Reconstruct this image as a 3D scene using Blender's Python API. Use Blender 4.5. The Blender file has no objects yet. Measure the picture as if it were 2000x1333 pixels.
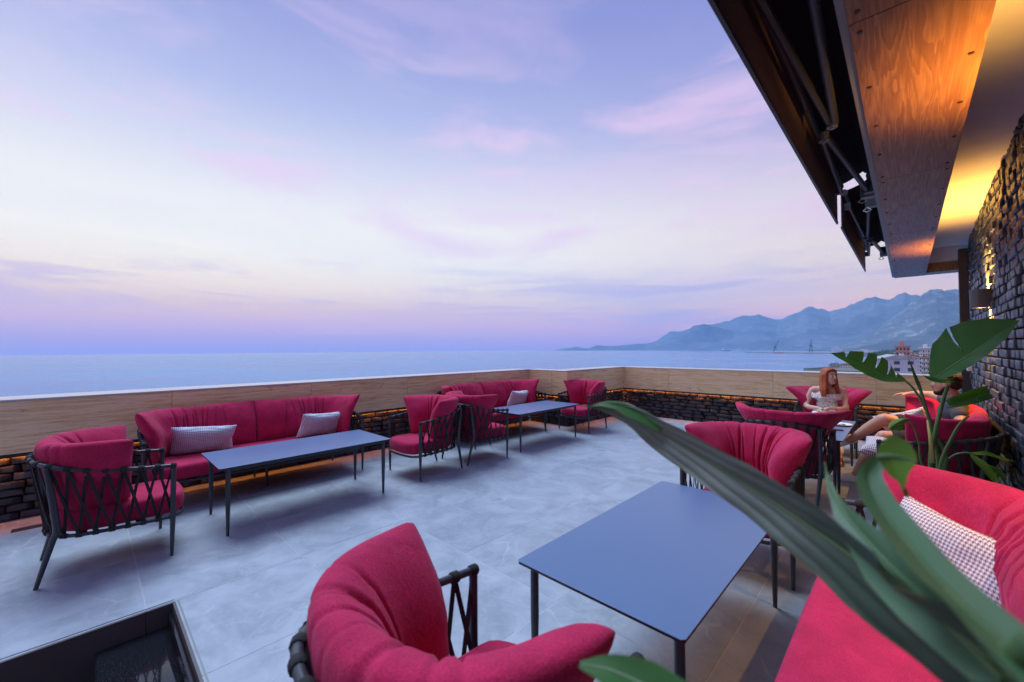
import bpy, bmesh, math, random
import numpy as np
from mathutils import Vector, Matrix, noise

random.seed(7)
R = math.radians
sc = bpy.context.scene
COL = sc.collection

# ------------------------------------------------------------------ camera
F_PX, YAW, PITCH, ROLL, CAM_H = 800.56, 0.76657, 0.019956, -0.005467, 1.5
fw = np.array([-math.sin(YAW)*math.cos(PITCH), math.cos(YAW)*math.cos(PITCH), math.sin(PITCH)])
r0 = np.array([math.cos(YAW), math.sin(YAW), 0.0]); u0 = np.cross(r0, fw)
rt = math.cos(ROLL)*r0 + math.sin(ROLL)*u0
up = -math.sin(ROLL)*r0 + math.cos(ROLL)*u0
cd = bpy.data.cameras.new('camera'); cam = bpy.data.objects.new('camera', cd); COL.objects.link(cam)
cam.matrix_world = Matrix(((rt[0], up[0], -fw[0], 0), (rt[1], up[1], -fw[1], 0), (rt[2], up[2], -fw[2], CAM_H), (0, 0, 0, 1)))
cd.sensor_width = 36; cd.sensor_fit = 'HORIZONTAL'; cd.lens = F_PX/2000*36
cd.clip_start = 0.02; cd.clip_end = 200000
cd.dof.use_dof = True; cd.dof.focus_distance = 4.2; cd.dof.aperture_fstop = 2.4
sc.camera = cam

# ------------------------------------------------------------------ world, sun, exposure
SUN_AZ, SUN_EL = R(82), R(63)          # azimuth to the left of +Y, over the sea
w = bpy.data.worlds.new('World'); sc.world = w; w.use_nodes = True
nt = w.node_tree; nt.nodes.clear(); N = nt.nodes; L = nt.links
def wn(t, **k):
    n = N.new(t)
    for a, b in k.items(): setattr(n, a, b)
    return n
def wmath(op, a, b=None, clamp=False):
    n = wn('ShaderNodeMath', operation=op, use_clamp=clamp)
    for i, v in enumerate((a, b)):
        if v is None: continue
        if isinstance(v, (int, float)): n.inputs[i].default_value = v
        else: L.new(v, n.inputs[i])
    return n.outputs[0]
def wramp(fac, stops):
    n = wn('ShaderNodeValToRGB'); e = n.color_ramp.elements
    while len(e) < len(stops): e.new(0.5)
    for i, (p, c) in enumerate(stops): e[i].position = p; e[i].color = (*c, 1)
    L.new(fac, n.inputs[0]); return n.outputs[0]
def wmix(f, a, b):
    n = wn('ShaderNodeMix', data_type='RGBA')
    if isinstance(f, (int, float)): n.inputs[0].default_value = f
    else: L.new(f, n.inputs[0])
    for i, v in ((6, a), (7, b)):
        if isinstance(v, tuple): n.inputs[i].default_value = (*v, 1)
        else: L.new(v, n.inputs[i])
    return n.outputs[2]
tc = wn('ShaderNodeTexCoord'); sep = wn('ShaderNodeSeparateXYZ'); L.new(tc.outputs['Generated'], sep.inputs[0])
X, Y, Z = sep.outputs
hor = wmath('SQRT', wmath('ADD', wmath('MULTIPLY', X, X), wmath('MULTIPLY', Y, Y)))
sd = (-math.sin(SUN_AZ), math.cos(SUN_AZ))
caz = wmath('DIVIDE', wmath('ADD', wmath('MULTIPLY', X, sd[0]), wmath('MULTIPLY', Y, sd[1])), wmath('MAXIMUM', hor, 1e-4))
saz = wn('ShaderNodeMapRange', interpolation_type='SMOOTHSTEP'); L.new(caz, saz.inputs[0])
saz.inputs[1].default_value = 0.05; saz.inputs[2].default_value = 1.0
elv = wmath('MAXIMUM', Z, 0.0)
west = wramp(elv, [(0, (.30, .30, .66)), (.025, (.41, .32, .58)), (.058, (.63, .41, .52)), (.09, (.79, .54, .41)), (.14, (1.00, .80, .51)),
                   (.20, (1.06, .95, .66)), (.28, (.95, .87, .68)), (.38, (.65, .63, .65)), (.48, (.41, .42, .60)), (.62, (.24, .25, .50)), (1, (.19, .21, .44))])
east = wramp(elv, [(0, (.60, .26, .42)), (.02, (.95, .36, .38)), (.055, (1.40, .56, .32)), (.10, (1.35, .79, .38)), (.17, (1.06, .80, .49)),
                   (.29, (.76, .61, .57)), (.42, (.40, .32, .53)), (.55, (.24, .23, .49)), (.67, (.16, .17, .45)), (1, (.14, .16, .40))])
base = wmix(saz.outputs[0], east, west)
# cloud streaks on a flat layer high above
dz = wmath('ADD', elv, 0.16)
px = wmath('DIVIDE', X, dz); py = wmath('DIVIDE', Y, dz)
comb = wn('ShaderNodeCombineXYZ'); L.new(px, comb.inputs[0]); L.new(py, comb.inputs[1])
mp = wn('ShaderNodeMapping'); L.new(tc.outputs['Generated'], mp.inputs[0])
mp.inputs['Rotation'].default_value = (R(5), R(-5), R(20)); mp.inputs['Scale'].default_value = (1.25, 1.25, 6.0); mp.inputs['Location'].default_value = (3.1, .35, 0.2)
def wnoise(vec, scale, detail, dist=0.0, rough=.5):
    n = wn('ShaderNodeTexNoise'); L.new(vec, n.inputs['Vector'])
    n.inputs['Scale'].default_value = scale; n.inputs['Detail'].default_value = detail
    n.inputs['Distortion'].default_value = dist; n.inputs['Roughness'].default_value = rough
    return n.outputs['Fac']
def wrange(v, a, b, c=0, d=1):
    n = wn('ShaderNodeMapRange', interpolation_type='SMOOTHSTEP'); L.new(v, n.inputs[0])
    for i, q in enumerate((a, b, c, d)): n.inputs[i+1].default_value = q
    return n.outputs[0]
c1 = wrange(wnoise(mp.outputs[0], 1.3, 9, .9, .58), .45, .68)
gate = wmath('MULTIPLY', wrange(Z, .05, .16), wrange(Z, .75, .45))
pink = wmix(wmath('MULTIPLY', wmath('MULTIPLY', c1, gate), .60), base, (.84, .55, .68))
mp2 = wn('ShaderNodeMapping'); L.new(tc.outputs['Generated'], mp2.inputs[0])
mp2.inputs['Rotation'].default_value = (R(3), R(4), 0); mp2.inputs['Scale'].default_value = (1.6, 1.6, 16); mp2.inputs['Location'].default_value = (5.1, 2.0, .4)
c2 = wrange(wnoise(mp2.outputs[0], 1.5, 9, 1.1, .6), .45, .66)
gate2 = wmath('MULTIPLY', wrange(Z, .02, .06), wrange(Z, .24, .10))
grey = wmix(wmath('MULTIPLY', wmath('MULTIPLY', c2, gate2), .70), pink, (.62, .44, .56))
nish = wn('ShaderNodeTexSky', sky_type='NISHITA', sun_disc=False)
nish.sun_elevation = SUN_EL; nish.sun_rotation = -SUN_AZ; nish.altitude = 40
addn = wn('ShaderNodeMix', data_type='RGBA', blend_type='ADD'); addn.inputs[0].default_value = 0.0015
L.new(grey, addn.inputs[6]); L.new(nish.outputs[0], addn.inputs[7])
below = wrange(Z, -.25, -.03)
skyc = wmix(below, (.10, .14, .22), addn.outputs[2])
bg = wn('ShaderNodeBackground'); L.new(skyc, bg.inputs[0]); bg.inputs[1].default_value = 1.0
ow = wn('ShaderNodeOutputWorld'); L.new(bg.outputs[0], ow.inputs[0])

sl = bpy.data.lights.new('sun', 'SUN'); so = bpy.data.objects.new('sun', sl); COL.objects.link(so)
sl.energy = 3.0; sl.angle = R(38); sl.color = (.66, .81, 1.0)
sdir = Vector((-math.sin(SUN_AZ)*math.cos(SUN_EL), math.cos(SUN_AZ)*math.cos(SUN_EL), math.sin(SUN_EL)))
so.rotation_euler = sdir.to_track_quat('Z', 'Y').to_euler()

sc.view_settings.view_transform = 'Standard'; sc.view_settings.look = 'None'
sc.view_settings.exposure = 0.38; sc.view_settings.gamma = 1.0; sc.view_settings.use_curve_mapping = False
sc.render.engine = 'CYCLES'
sc.cycles.max_bounces = 6; sc.cycles.diffuse_bounces = 3; sc.cycles.glossy_bounces = 3; sc.cycles.transmission_bounces = 6
sc.cycles.volume_bounces = 2; sc.cycles.use_denoising = True; sc.cycles.sample_clamp_indirect = 4

# ------------------------------------------------------------------ helpers
def ray(x, y):
    d = fw*F_PX + rt*(x-1000) - up*(y-666.5); return d/np.linalg.norm(d)
def at(x, y, d):                       # a point d metres from the lens
    return Vector(ray(x, y)*d) + Vector((0, 0, CAM_H))
def atY(x, y, yy):
    d = ray(x, y); return Vector(d*(yy/d[1])) + Vector((0, 0, CAM_H))
def atZ(x, y, z):
    d = ray(x, y); return Vector(d*((z-CAM_H)/d[2])) + Vector((0, 0, CAM_H))

def mesh(verts, faces, smooth=40, uv=None):
    me = bpy.data.meshes.new('m'); me.from_pydata([tuple(v) for v in verts], [], faces); me.update()
    if uv is not None:
        l = me.uv_layers.new(name='UVMap')
        for lp in me.loops: l.data[lp.index].uv = uv[lp.vertex_index]
    if smooth is not None:
        me.shade_smooth()
        if smooth < 180: me.set_sharp_from_angle(angle=R(smooth))
    return me
def from_bm(bm, smooth=40):
    me = bpy.data.meshes.new('m'); bm.normal_update(); bm.to_mesh(me); bm.free()
    if smooth is not None:
        me.shade_smooth()
        if smooth < 180: me.set_sharp_from_angle(angle=R(smooth))
    return me
def obj(name, me, mat=None, parent=None, loc=None, rot=None, scale=None):
    o = bpy.data.objects.new(name, me); COL.objects.link(o)
    if mat is not None and me is not None:
        if not me.materials: me.materials.append(mat)
        elif me.materials[0] != mat:
            o.material_slots[0].link = 'OBJECT'; o.material_slots[0].material = mat
    if parent: o.parent = parent
    if loc is not None: o.location = loc
    if rot is not None: o.rotation_euler = rot
    if scale is not None: o.scale = scale
    return o
def tag(o, label=None, cat=None, group=None, kind=None):
    if label: o['label'] = label
    if cat: o['category'] = cat
    if group: o['group'] = group
    if kind: o['kind'] = kind
    return o
def thing(name, label, cat, loc=(0, 0, 0), rz=0, group=None):
    o = bpy.data.objects.new(name, None); COL.objects.link(o); o.location = loc; o.rotation_euler = (0, 0, rz)
    o.empty_display_size = .1
    return tag(o, label, cat, group)
def copy_tree(o, parent=None):
    c = o.copy(); COL.objects.link(c); c.parent = parent
    for ch in o.children: copy_tree(ch, c)
    return c

class MB:
    """collects simple shapes into one mesh"""
    def __init__(s): s.v = []; s.f = []
    def add(s, v, f):
        n = len(s.v); s.v += [tuple(q) for q in v]; s.f += [tuple(i+n for i in q) for q in f]
    def box(s, a, b):
        (x0, y0, z0), (x1, y1, z1) = a, b
        s.add([(x0,y0,z0),(x1,y0,z0),(x1,y1,z0),(x0,y1,z0),(x0,y0,z1),(x1,y0,z1),(x1,y1,z1),(x0,y1,z1)],
              [(0,3,2,1),(4,5,6,7),(0,1,5,4),(1,2,6,5),(2,3,7,6),(3,0,4,7)])
    def tube(s, pts, rad, n=10, cap=True, closed=False):
        pts = [Vector(p) for p in pts]; m = len(pts)
        rads = rad if isinstance(rad, (list, tuple)) else [rad]*m
        vs = []; prev = None
        for i, p in enumerate(pts):
            if closed: t = pts[(i+1) % m] - pts[i-1]
            else: t = pts[min(i+1, m-1)] - pts[max(i-1, 0)]
            t.normalize()
            if prev is None:
                a = Vector((0, 0, 1)) if abs(t.z) < .9 else Vector((1, 0, 0))
                nrm = t.cross(a).normalized()
            else:
                nrm = (prev - t*prev.dot(t)).normalized()
            prev = nrm; b = t.cross(nrm)
            for k in range(n):
                an = 2*math.pi*k/n
                vs.append(p + (nrm*math.cos(an) + b*math.sin(an))*rads[i])
        fs = []
        for i in range(m if closed else m-1):
            j = (i+1) % m
            for k in range(n):
                k2 = (k+1) % n
                fs.append((i*n+k, i*n+k2, j*n+k2, j*n+k))
        if cap and not closed:
            fs.append(tuple(reversed(range(n)))); fs.append(tuple((m-1)*n+k for k in range(n)))
        s.add(vs, fs)
    def strap(s, a, b, side, wd, th, off=0):
        """flat band from a to b; side = outward normal"""
        a, b, side = Vector(a), Vector(b), Vector(side).normalized()
        t = (b-a).normalized(); wv = t.cross(side).normalized(); nn = wv.cross(t).normalized()
        if nn.dot(side) < 0: nn = -nn
        vs = []
        for q, o in ((0, .3), (.35, 1), (.65, 1), (1, .3)):
            p = a.lerp(b, q) + nn*off*o
            for i, j in ((-1, -1), (1, -1), (1, 1), (-1, 1)): vs.append(p + wv*i*wd/2 + nn*j*th/2)
        fs = [(3, 2, 1, 0), (12, 13, 14, 15)]
        for q in range(3):
            for k in range(4):
                k2 = (k+1) % 4; fs.append((q*4+k, q*4+k2, q*4+4+k2, q*4+4+k))
        s.add(vs, fs)
    def ell(s, c, rad, n=14, m=10, rot=None):
        c = Vector(c); rad = rad if isinstance(rad, (tuple, list)) else (rad,)*3
        vs = []; fs = []
        for i in range(m+1):
            th = math.pi*i/m
            for k in range(n):
                ph = 2*math.pi*k/n
                q = Vector((rad[0]*math.sin(th)*math.cos(ph), rad[1]*math.sin(th)*math.sin(ph), rad[2]*math.cos(th)))
                if rot is not None: q = rot @ q
                vs.append(c+q)
        for i in range(m):
            for k in range(n):
                k2 = (k+1) % n; fs.append((i*n+k, (i+1)*n+k, (i+1)*n+k2, i*n+k2))
        s.add(vs, fs)
    def mesh(s, smooth=40): return mesh(s.v, s.f, smooth)

def bevbox(sx, sy, sz, bev, seg=2, smooth=20):
    bm = bmesh.new(); bmesh.ops.create_cube(bm, size=1)
    for v in bm.verts: v.co = Vector((v.co.x*sx, v.co.y*sy, v.co.z*sz))
    bmesh.ops.bevel(bm, geom=bm.edges[:], offset=bev, segments=seg, profile=.5, affect='EDGES')
    return from_bm(bm, smooth)
def extrude_outline(pts, z0, z1, bev=0.0, seg=3, smooth=20):
    bm = bmesh.new(); vs = [bm.verts.new((x, y, z0)) for x, y in pts]; f = bm.faces.new(vs)
    if f.normal.z > 0: f.normal_flip()
    bm.normal_update()
    r = bmesh.ops.extrude_face_region(bm, geom=[f])
    for v in r['geom']:
        if isinstance(v, bmesh.types.BMVert): v.co.z = z1
    bmesh.ops.recalc_face_normals(bm, faces=bm.faces[:])
    if bev:
        es = [e for e in bm.edges if abs(e.verts[0].co.z - e.verts[1].co.z) < 1e-5]
        bmesh.ops.bevel(bm, geom=es, offset=bev, segments=seg, profile=.5, affect='EDGES')
    return from_bm(bm, smooth)
def catmull(pts, n):
    P = [np.array(p, float) for p in pts]; P = [2*P[0]-P[1]] + P + [2*P[-1]-P[-2]]
    out = []
    for i in range(1, len(P)-2):
        a, b, c, d = P[i-1:i+3]
        for k in range(n):
            t = k/n
            out.append(.5*((2*b) + (c-a)*t + (2*a-5*b+4*c-d)*t*t + (3*b-a-3*c+d)*t**3))
    out.append(P[-2]); return out
def resample(pts, n):
    P = np.array(pts, float); d = np.r_[0, np.cumsum(np.linalg.norm(np.diff(P, axis=0), axis=1))]
    q = np.linspace(0, d[-1], n)
    return np.stack([np.interp(q, d, P[:, k]) for k in range(P.shape[1])], 1), d[-1]

# ------------------------------------------------------------------ materials
class Mat:
    def __init__(s, name, color=(.5, .5, .5), rough=.5, spec=.5, metal=0, **kw):
        s.m = bpy.data.materials.new(name); s.m.use_nodes = True; s.t = s.m.node_tree
        s.b = s.t.nodes['Principled BSDF']; s.b.inputs['Base Color'].default_value = (*color, 1)
        s.b.inputs['Roughness'].default_value = rough; s.b.inputs['Specular IOR Level'].default_value = spec
        s.b.inputs['Metallic'].default_value = metal
        for k, v in kw.items(): s.b.inputs[k.replace('_', ' ')].default_value = v
    def n(s, t, **k):
        n = s.t.nodes.new(t)
        for a, b in k.items(): setattr(n, a, b)
        return n
    def l(s, a, b): s.t.links.new(a, b)
    def coord(s, kind='Object', scale=(1, 1, 1), rot=(0, 0, 0), rand=False):
        c = s.n('ShaderNodeTexCoord'); m = s.n('ShaderNodeMapping'); s.l(c.outputs[kind], m.inputs[0])
        m.inputs['Scale'].default_value = scale; m.inputs['Rotation'].default_value = rot
        if rand:
            i = s.n('ShaderNodeObjectInfo'); q = s.n('ShaderNodeVectorMath', operation='SCALE'); q.inputs[0].default_value = (37, 53, 71)
            s.l(i.outputs['Random'], q.inputs['Scale']); s.l(q.outputs[0], m.inputs['Location'])
        return m.outputs[0]
    def world(s, scale=(1, 1, 1), rot=(0, 0, 0)):
        c = s.n('ShaderNodeNewGeometry'); m = s.n('ShaderNodeMapping'); s.l(c.outputs['Position'], m.inputs[0])
        m.inputs['Scale'].default_value = scale; m.inputs['Rotation'].default_value = rot; return m.outputs[0]
    def noise(s, vec, scale, detail=4, rough=.5, dist=0):
        n = s.n('ShaderNodeTexNoise'); s.l(vec, n.inputs['Vector'])
        n.inputs['Scale'].default_value = scale; n.inputs['Detail'].default_value = detail
        n.inputs['Roughness'].default_value = rough; n.inputs['Distortion'].default_value = dist
        return n.outputs['Fac']
    def math(s, op, a, b=None, c=None, clamp=False):
        n = s.n('ShaderNodeMath', operation=op, use_clamp=clamp)
        for i, v in enumerate((a, b, c)):
            if v is None: continue
            if isinstance(v, (int, float)): n.inputs[i].default_value = v
            else: s.l(v, n.inputs[i])
        return n.outputs[0]
    def rng(s, v, a, b, c=0, d=1):
        n = s.n('ShaderNodeMapRange', interpolation_type='SMOOTHSTEP'); s.l(v, n.inputs[0])
        for i, q in enumerate((a, b, c, d)): n.inputs[i+1].default_value = q
        return n.outputs[0]
    def ramp(s, f, stops):
        n = s.n('ShaderNodeValToRGB'); e = n.color_ramp.elements
        while len(e) < len(stops): e.new(.5)
        for i, (p, c) in enumerate(stops): e[i].position = p; e[i].color = (*c, 1)
        s.l(f, n.inputs[0]); return n.outputs[0]
    def mix(s, f, a, b, mode='MIX'):
        n = s.n('ShaderNodeMix', data_type='RGBA', blend_type=mode)
        if isinstance(f, (int, float)): n.inputs[0].default_value = f
        else: s.l(f, n.inputs[0])
        for i, v in ((6, a), (7, b)):
            if isinstance(v, tuple): n.inputs[i].default_value = (*v, 1)
            else: s.l(v, n.inputs[i])
        return n.outputs[2]
    def col(s, c): s.l(c, s.b.inputs['Base Color'])
    def rgh(s, c): s.l(c, s.b.inputs['Roughness'])
    def bump(s, h, st=.3, dist=.01):
        n = s.n('ShaderNodeBump'); n.inputs['Strength'].default_value = st; n.inputs['Distance'].default_value = dist
        s.l(h, n.inputs['Height']); s.l(n.outputs[0], s.b.inputs['Normal'])
    def rnd(s): return s.n('ShaderNodeObjectInfo').outputs['Random']

M = {}
# crimson upholstery
def fabric(name, c0, c1, sheen):
    m = Mat(name, c0, .85, .2)
    v = m.coord('Object')
    wv = m.rng(m.noise(m.coord('Object', (1, 1, 1)), 240, 3, .7), .1, .9)
    big = m.noise(v, 7, 5, .6)
    thr = m.rng(m.noise(m.coord('Object', (1, 1, .10)), 180, 2), .1, .9)
    m.col(m.mix(m.math('MULTIPLY', m.math('ADD', m.math('MULTIPLY', wv, .6), m.math('MULTIPLY', thr, .4)), m.rng(big, .2, .8, .6, 1.3)), c0, c1))
    m.b.inputs['Sheen Weight'].default_value = sheen; m.b.inputs['Sheen Roughness'].default_value = .45
    m.b.inputs['Sheen Tint'].default_value = (1, .45, .62, 1)
    m.bump(m.math('ADD', m.math('MULTIPLY', wv, .25), m.math('MULTIPLY', m.noise(m.coord('Object', (1, 1, .45)), 16, 5, .6, .8), 1.0)), .5, .014)
    return m.m
M['crimson'] = fabric('crimson_fabric', (.23, .006, .034), (.76, .026, .130), .22)
# hounds-tooth pillow cloth
def hounds(name, axes, cell, dark=(.055, .065, .10), light=(.74, .75, .78)):
    m = Mat(name, light, .9, .15)
    c = m.n('ShaderNodeTexCoord'); sp = m.n('ShaderNodeSeparateXYZ'); m.l(c.outputs['Object'], sp.inputs[0])
    u = m.math('FLOOR', m.math('MULTIPLY', sp.outputs[axes[0]], 8/cell)); v = m.math('FLOOR', m.math('MULTIPLY', sp.outputs[axes[1]], 8/cell))
    def fm(x, k): return m.math('FLOORED_MODULO', x, k)
    a = m.math('LESS_THAN', fm(u, 8.0), 3.5); b = m.math('LESS_THAN', fm(v, 8.0), 3.5)
    t = m.math('LESS_THAN', fm(m.math('ADD', u, v), 4.0), 1.5)
    r = m.math('ADD', m.math('MULTIPLY', t, a), m.math('MULTIPLY', m.math('SUBTRACT', 1.0, t), b))
    m.col(m.mix(r, light, dark)); m.bump(m.noise(m.coord('Object'), 30, 4), .25, .01)
    return m.m
M['hounds'] = hounds('houndstooth_cloth', (0, 2), .015, (.20, .15, .22), (.80, .74, .76))
M['hounds_pale'] = hounds('pale_houndstooth_cloth', (0, 2), .015, (.30, .33, .42), (.80, .82, .86))
M['hounds_small'] = hounds('fine_houndstooth_cloth', (0, 2), .014, (.30, .33, .40), (.78, .79, .82))
m = Mat('dark_frame_metal', (.035, .043, .055), .38, .5)
m.rgh(m.rng(m.noise(m.coord('Object'), 40, 4), .3, .7, .30, .46)); M['metal'] = m.m
m = Mat('dark_rope', (.028, .026, .030), .8, .25)
wv = m.n('ShaderNodeTexWave', wave_type='BANDS', bands_direction='DIAGONAL'); wv.inputs['Scale'].default_value = 120
m.l(m.coord('Object'), wv.inputs['Vector']); m.bump(wv.outputs['Fac'], .5, .003)
m.col(m.mix(m.noise(m.coord('Object'), 60, 3), (.018, .017, .02), (.05, .046, .05))); M['rope'] = m.m
m = Mat('table_laminate', (.10, .14, .20), .30, .5)
n1 = m.noise(m.coord('Object'), 2.5, 5, .6); n2 = m.noise(m.coord('Object'), 160, 3)
m.col(m.mix(n1, (.085, .155, .295), (.10, .175, .325))); m.rgh(m.rng(m.math('ADD', m.math('MULTIPLY', n1, .7), m.math('MULTIPLY', n2, .3)), .3, .7, .30, .34)); M['laminate'] = m.m
M['edge'] = Mat('table_black_edge', (.02, .022, .026), .45).m
# floor tile
m = Mat('grey_stone_tile', (.3, .3, .33), .36, .5)
v = m.coord('Object', (1, 1, 1), rand=True)
cl = m.noise(v, 2.6, 8, .62, .7); cl2 = m.noise(v, 11, 6, .65, 1.2)
basec = m.mix(m.rng(cl, .28, .72), (.225, .265, .31), (.385, .435, .49))
basec = m.mix(m.rng(cl2, .45, .75, 0, .55), basec, (.41, .455, .51))
def vein(scale, wdt, dist, seed):
    q = m.n('ShaderNodeMapping'); m.l(v, q.inputs[0]); q.inputs['Location'].default_value = (seed, seed*1.7, seed*.3)
    nz = m.n('ShaderNodeTexNoise'); m.l(q.outputs[0], nz.inputs['Vector']); nz.inputs['Scale'].default_value = 2.2; nz.inputs['Detail'].default_value = 5
    ad = m.n('ShaderNodeMix', data_type='VECTOR'); ad.inputs[0].default_value = dist; m.l(q.outputs[0], ad.inputs[4]); m.l(nz.outputs['Color'], ad.inputs[5])
    vo = m.n('ShaderNodeTexVoronoi', feature='DISTANCE_TO_EDGE'); vo.inputs['Scale'].default_value = scale; m.l(ad.outputs[1], vo.inputs['Vector'])
    return m.rng(vo.outputs['Distance'], 0, wdt, 1, 0)
msk = m.rng(m.noise(v, 3.2, 3), .5, .66)
basec = m.mix(m.math('MULTIPLY', m.math('MULTIPLY', vein(2.1, .016, .22, 3), msk), .34), basec, (.66, .68, .72))
msk2 = m.rng(m.noise(v, 4.5, 3), .52, .7)
basec = m.mix(m.math('MULTIPLY', m.math('MULTIPLY', vein(4.5, .024, .35, 11), msk2), .26), basec, (.62, .64, .68))
basec = m.mix(.12, basec, (.31, .355, .41)); basec = m.mix(m.rng(m.rnd(), 0, 1, 0, .10), basec, (.28, .32, .37))
m.col(basec); m.rgh(m.rng(cl2, .3, .75, .38, .55)); m.bump(cl2, .06, .004); M['tile'] = m.m
M['grout'] = Mat('pale_grout', (.50, .51, .54), .9).m
# travertine
m = Mat('vein_cut_travertine', (.5, .36, .23), .42, .4)
v = m.coord('Object', (.42, .42, 7.5), rand=True)
a = m.noise(v, 3.0, 10, .68, .35); b = m.noise(m.coord('Object', (1.6, 1.6, 4), rand=True), 14, 8, .75, .3)
cc = m.ramp(a, [(.30, (.44, .26, .12)), (.42, (.73, .51, .28)), (.50, (.83, .65, .41)), (.58, (.68, .42, .19)), (.70, (.86, .71, .49))])
cc = m.mix(m.rng(b, .56, .74, 0, .6), cc, (.34, .24, .16))
vv = m.coord('Object', (.5, .5, 4.5), rand=True)
cr = m.n('ShaderNodeTexVoronoi', feature='DISTANCE_TO_EDGE'); cr.inputs['Scale'].default_value = 2.2
nzv = m.n('ShaderNodeTexNoise'); m.l(vv, nzv.inputs['Vector']); nzv.inputs['Scale'].default_value = 3; nzv.inputs['Detail'].default_value = 6
ad = m.n('ShaderNodeMix', data_type='VECTOR'); ad.inputs[0].default_value = .35; m.l(vv, ad.inputs[4]); m.l(nzv.outputs['Color'], ad.inputs[5]); m.l(ad.outputs[1], cr.inputs['Vector'])
ck = m.math('MULTIPLY', m.rng(cr.outputs['Distance'], 0, .018, 1, 0), m.rng(m.noise(vv, 1.6, 3), .48, .6))
cc = m.mix(m.math('MULTIPLY', ck, .55), cc, (.20, .13, .08))
m.col(cc); m.bump(b, .15, .004); M['travertine'] = m.m
m = Mat('white_coping_marble', (.80, .78, .78), .28); m.col(m.mix(m.noise(m.coord('Object'), 4, 6), (.42, .39, .37), (.52, .49, .47))); M['coping'] = m.m
M['blackstrip'] = Mat('black_metal_strip', (.012, .012, .014), .5).m
# bricks
def brickmat(name, lo, hi, rough):
    m = Mat(name, lo, rough, .5)
    v = m.coord('Object', (1, 1, 1), rand=True)
    a = m.noise(v, 14, 7, .65, .4); b = m.noise(v, 55, 5, .6)
    m.col(m.mix(m.rng(m.math('ADD', m.math('MULTIPLY', a, .7), m.math('MULTIPLY', m.rnd(), .3)), .25, .75), lo, hi))
    m.rgh(m.rng(a, .3, .7, rough-.1, rough+.14)); m.bump(m.math('ADD', a, m.math('MULTIPLY', b, .35)), .5, .010)
    return m.m
M['brick'] = brickmat('black_painted_brick', (.012, .012, .015), (.045, .046, .054), .5)
M['brickwall'] = brickmat('slate_painted_brick', (.018, .026, .042), (.080, .105, .155), .36)
M['mortar'] = brickmat('black_mortar', (.012, .012, .014), (.03, .03, .034), .8)
# wood soffit
m = Mat('walnut_soffit', (.3, .14, .06), .38, .5)
v = m.coord('Object', (9, .5, 1), rand=True)
g = m.noise(v, 1.6, 3, .5, .6)
rg = m.math('FRACT', m.math('MULTIPLY', g, 9.0)); fine = m.noise(m.coord('Object', (60, 1.6, 1), rand=True), 3, 5, .6)
cw = m.mix(m.rng(rg, .1, .95), (.215, .092, .036), (.33, .158, .068))
cw = m.mix(m.rng(fine, .4, .7, 0, .55), cw, (.14, .055, .02))
bp = m.n('ShaderNodeTexCoord'); spx = m.n('ShaderNodeSeparateXYZ'); m.l(bp.outputs['Object'], spx.inputs[0])
bd = m.math('FLOOR', m.math('MULTIPLY', spx.outputs[0], 11.5))
wn_ = m.n('ShaderNodeTexWhiteNoise', noise_dimensions='1D'); m.l(bd, wn_.inputs['W'])
cw = m.mix(m.math('MULTIPLY', wn_.outputs[0], .35), cw, (.20, .09, .035))
kn = m.n('ShaderNodeTexVoronoi'); kn.inputs['Scale'].default_value = 2.3; m.l(m.coord('Object', (2.4, .9, 1), rand=True), kn.inputs['Vector'])
cw = m.mix(m.rng(kn.outputs['Distance'], .03, .10, .7, 0), cw, (.10, .04, .018))
m.col(cw); m.rgh(m.rng(fine, .3, .7, .32, .45)); M['wood'] = m.m
m = Mat('white_plaster', (.78, .77, .76), .7, .3); q_ = m.noise(m.world(), 7, 6, .6); m.col(m.mix(q_, (.70, .69, .68), (.82, .81, .80))); m.bump(q_, .15, .01); M['plaster'] = m.m
M['dark_grey'] = Mat('dark_grey_steel', (.05, .055, .065), .4, .5, .3).m
M['greymetal'] = Mat('grey_aluminium', (.20, .22, .22), .42, .5, .4).m
m = Mat('awning_black_fabric', (.012, .012, .018), .85, .2); m.bump(m.noise(m.coord('Object'), 9, 4), .3, .02); M['awning'] = m.m
m = Mat('awning_valance_cloth', (.085, .055, .060), .7, .3); m.col(m.mix(m.noise(m.coord('Object', (.4, .4, 3)), 3, 5), (.12, .085, .088), (.18, .125, .125))); M['valance'] = m.m
m = Mat('black_granite', (.012, .013, .016), .06, .6)
m.col(m.mix(m.rng(m.noise(m.coord('Object'), 190, 3, .6), .52, .68), (.008, .009, .012), (.05, .055, .065))); m.rgh(m.rng(m.noise(m.coord('Object'), 120, 3), .4, .7, .04, .12)); M['granite'] = m.m
m = Mat('brown_grey_riser_tile', (.09, .08, .085), .4); m.col(m.mix(m.noise(m.coord('Object'), 5, 7, .6), (.065, .058, .062), (.12, .105, .11))); M['riser'] = m.m
m = Mat('steel_sconce', (.10, .105, .115), .4, .5, .6); M['sconce'] = m.m
M['white'] = Mat('white_plastic', (.75, .76, .78), .45).m
m = Mat('white_ceramic', (.8, .8, .8), .15); M['ceramic'] = m.m
M['screw'] = Mat('bronze_screw', (.10, .06, .035), .4, .5, .7).m
def emit(name, c, s):
    m = bpy.data.materials.new(name); m.use_nodes = True; b = m.node_tree.nodes['Principled BSDF']
    b.inputs['Base Color'].default_value = (*c, 1); b.inputs['Emission Color'].default_value = (*c, 1); b.inputs['Emission Strength'].default_value = s
    return m
LED_STRENGTH = 70
M['led'] = emit('orange_led', (1, .27, .05), LED_STRENGTH)
M['bulb'] = emit('warm_lamp', (1, .52, .14), 9)
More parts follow.
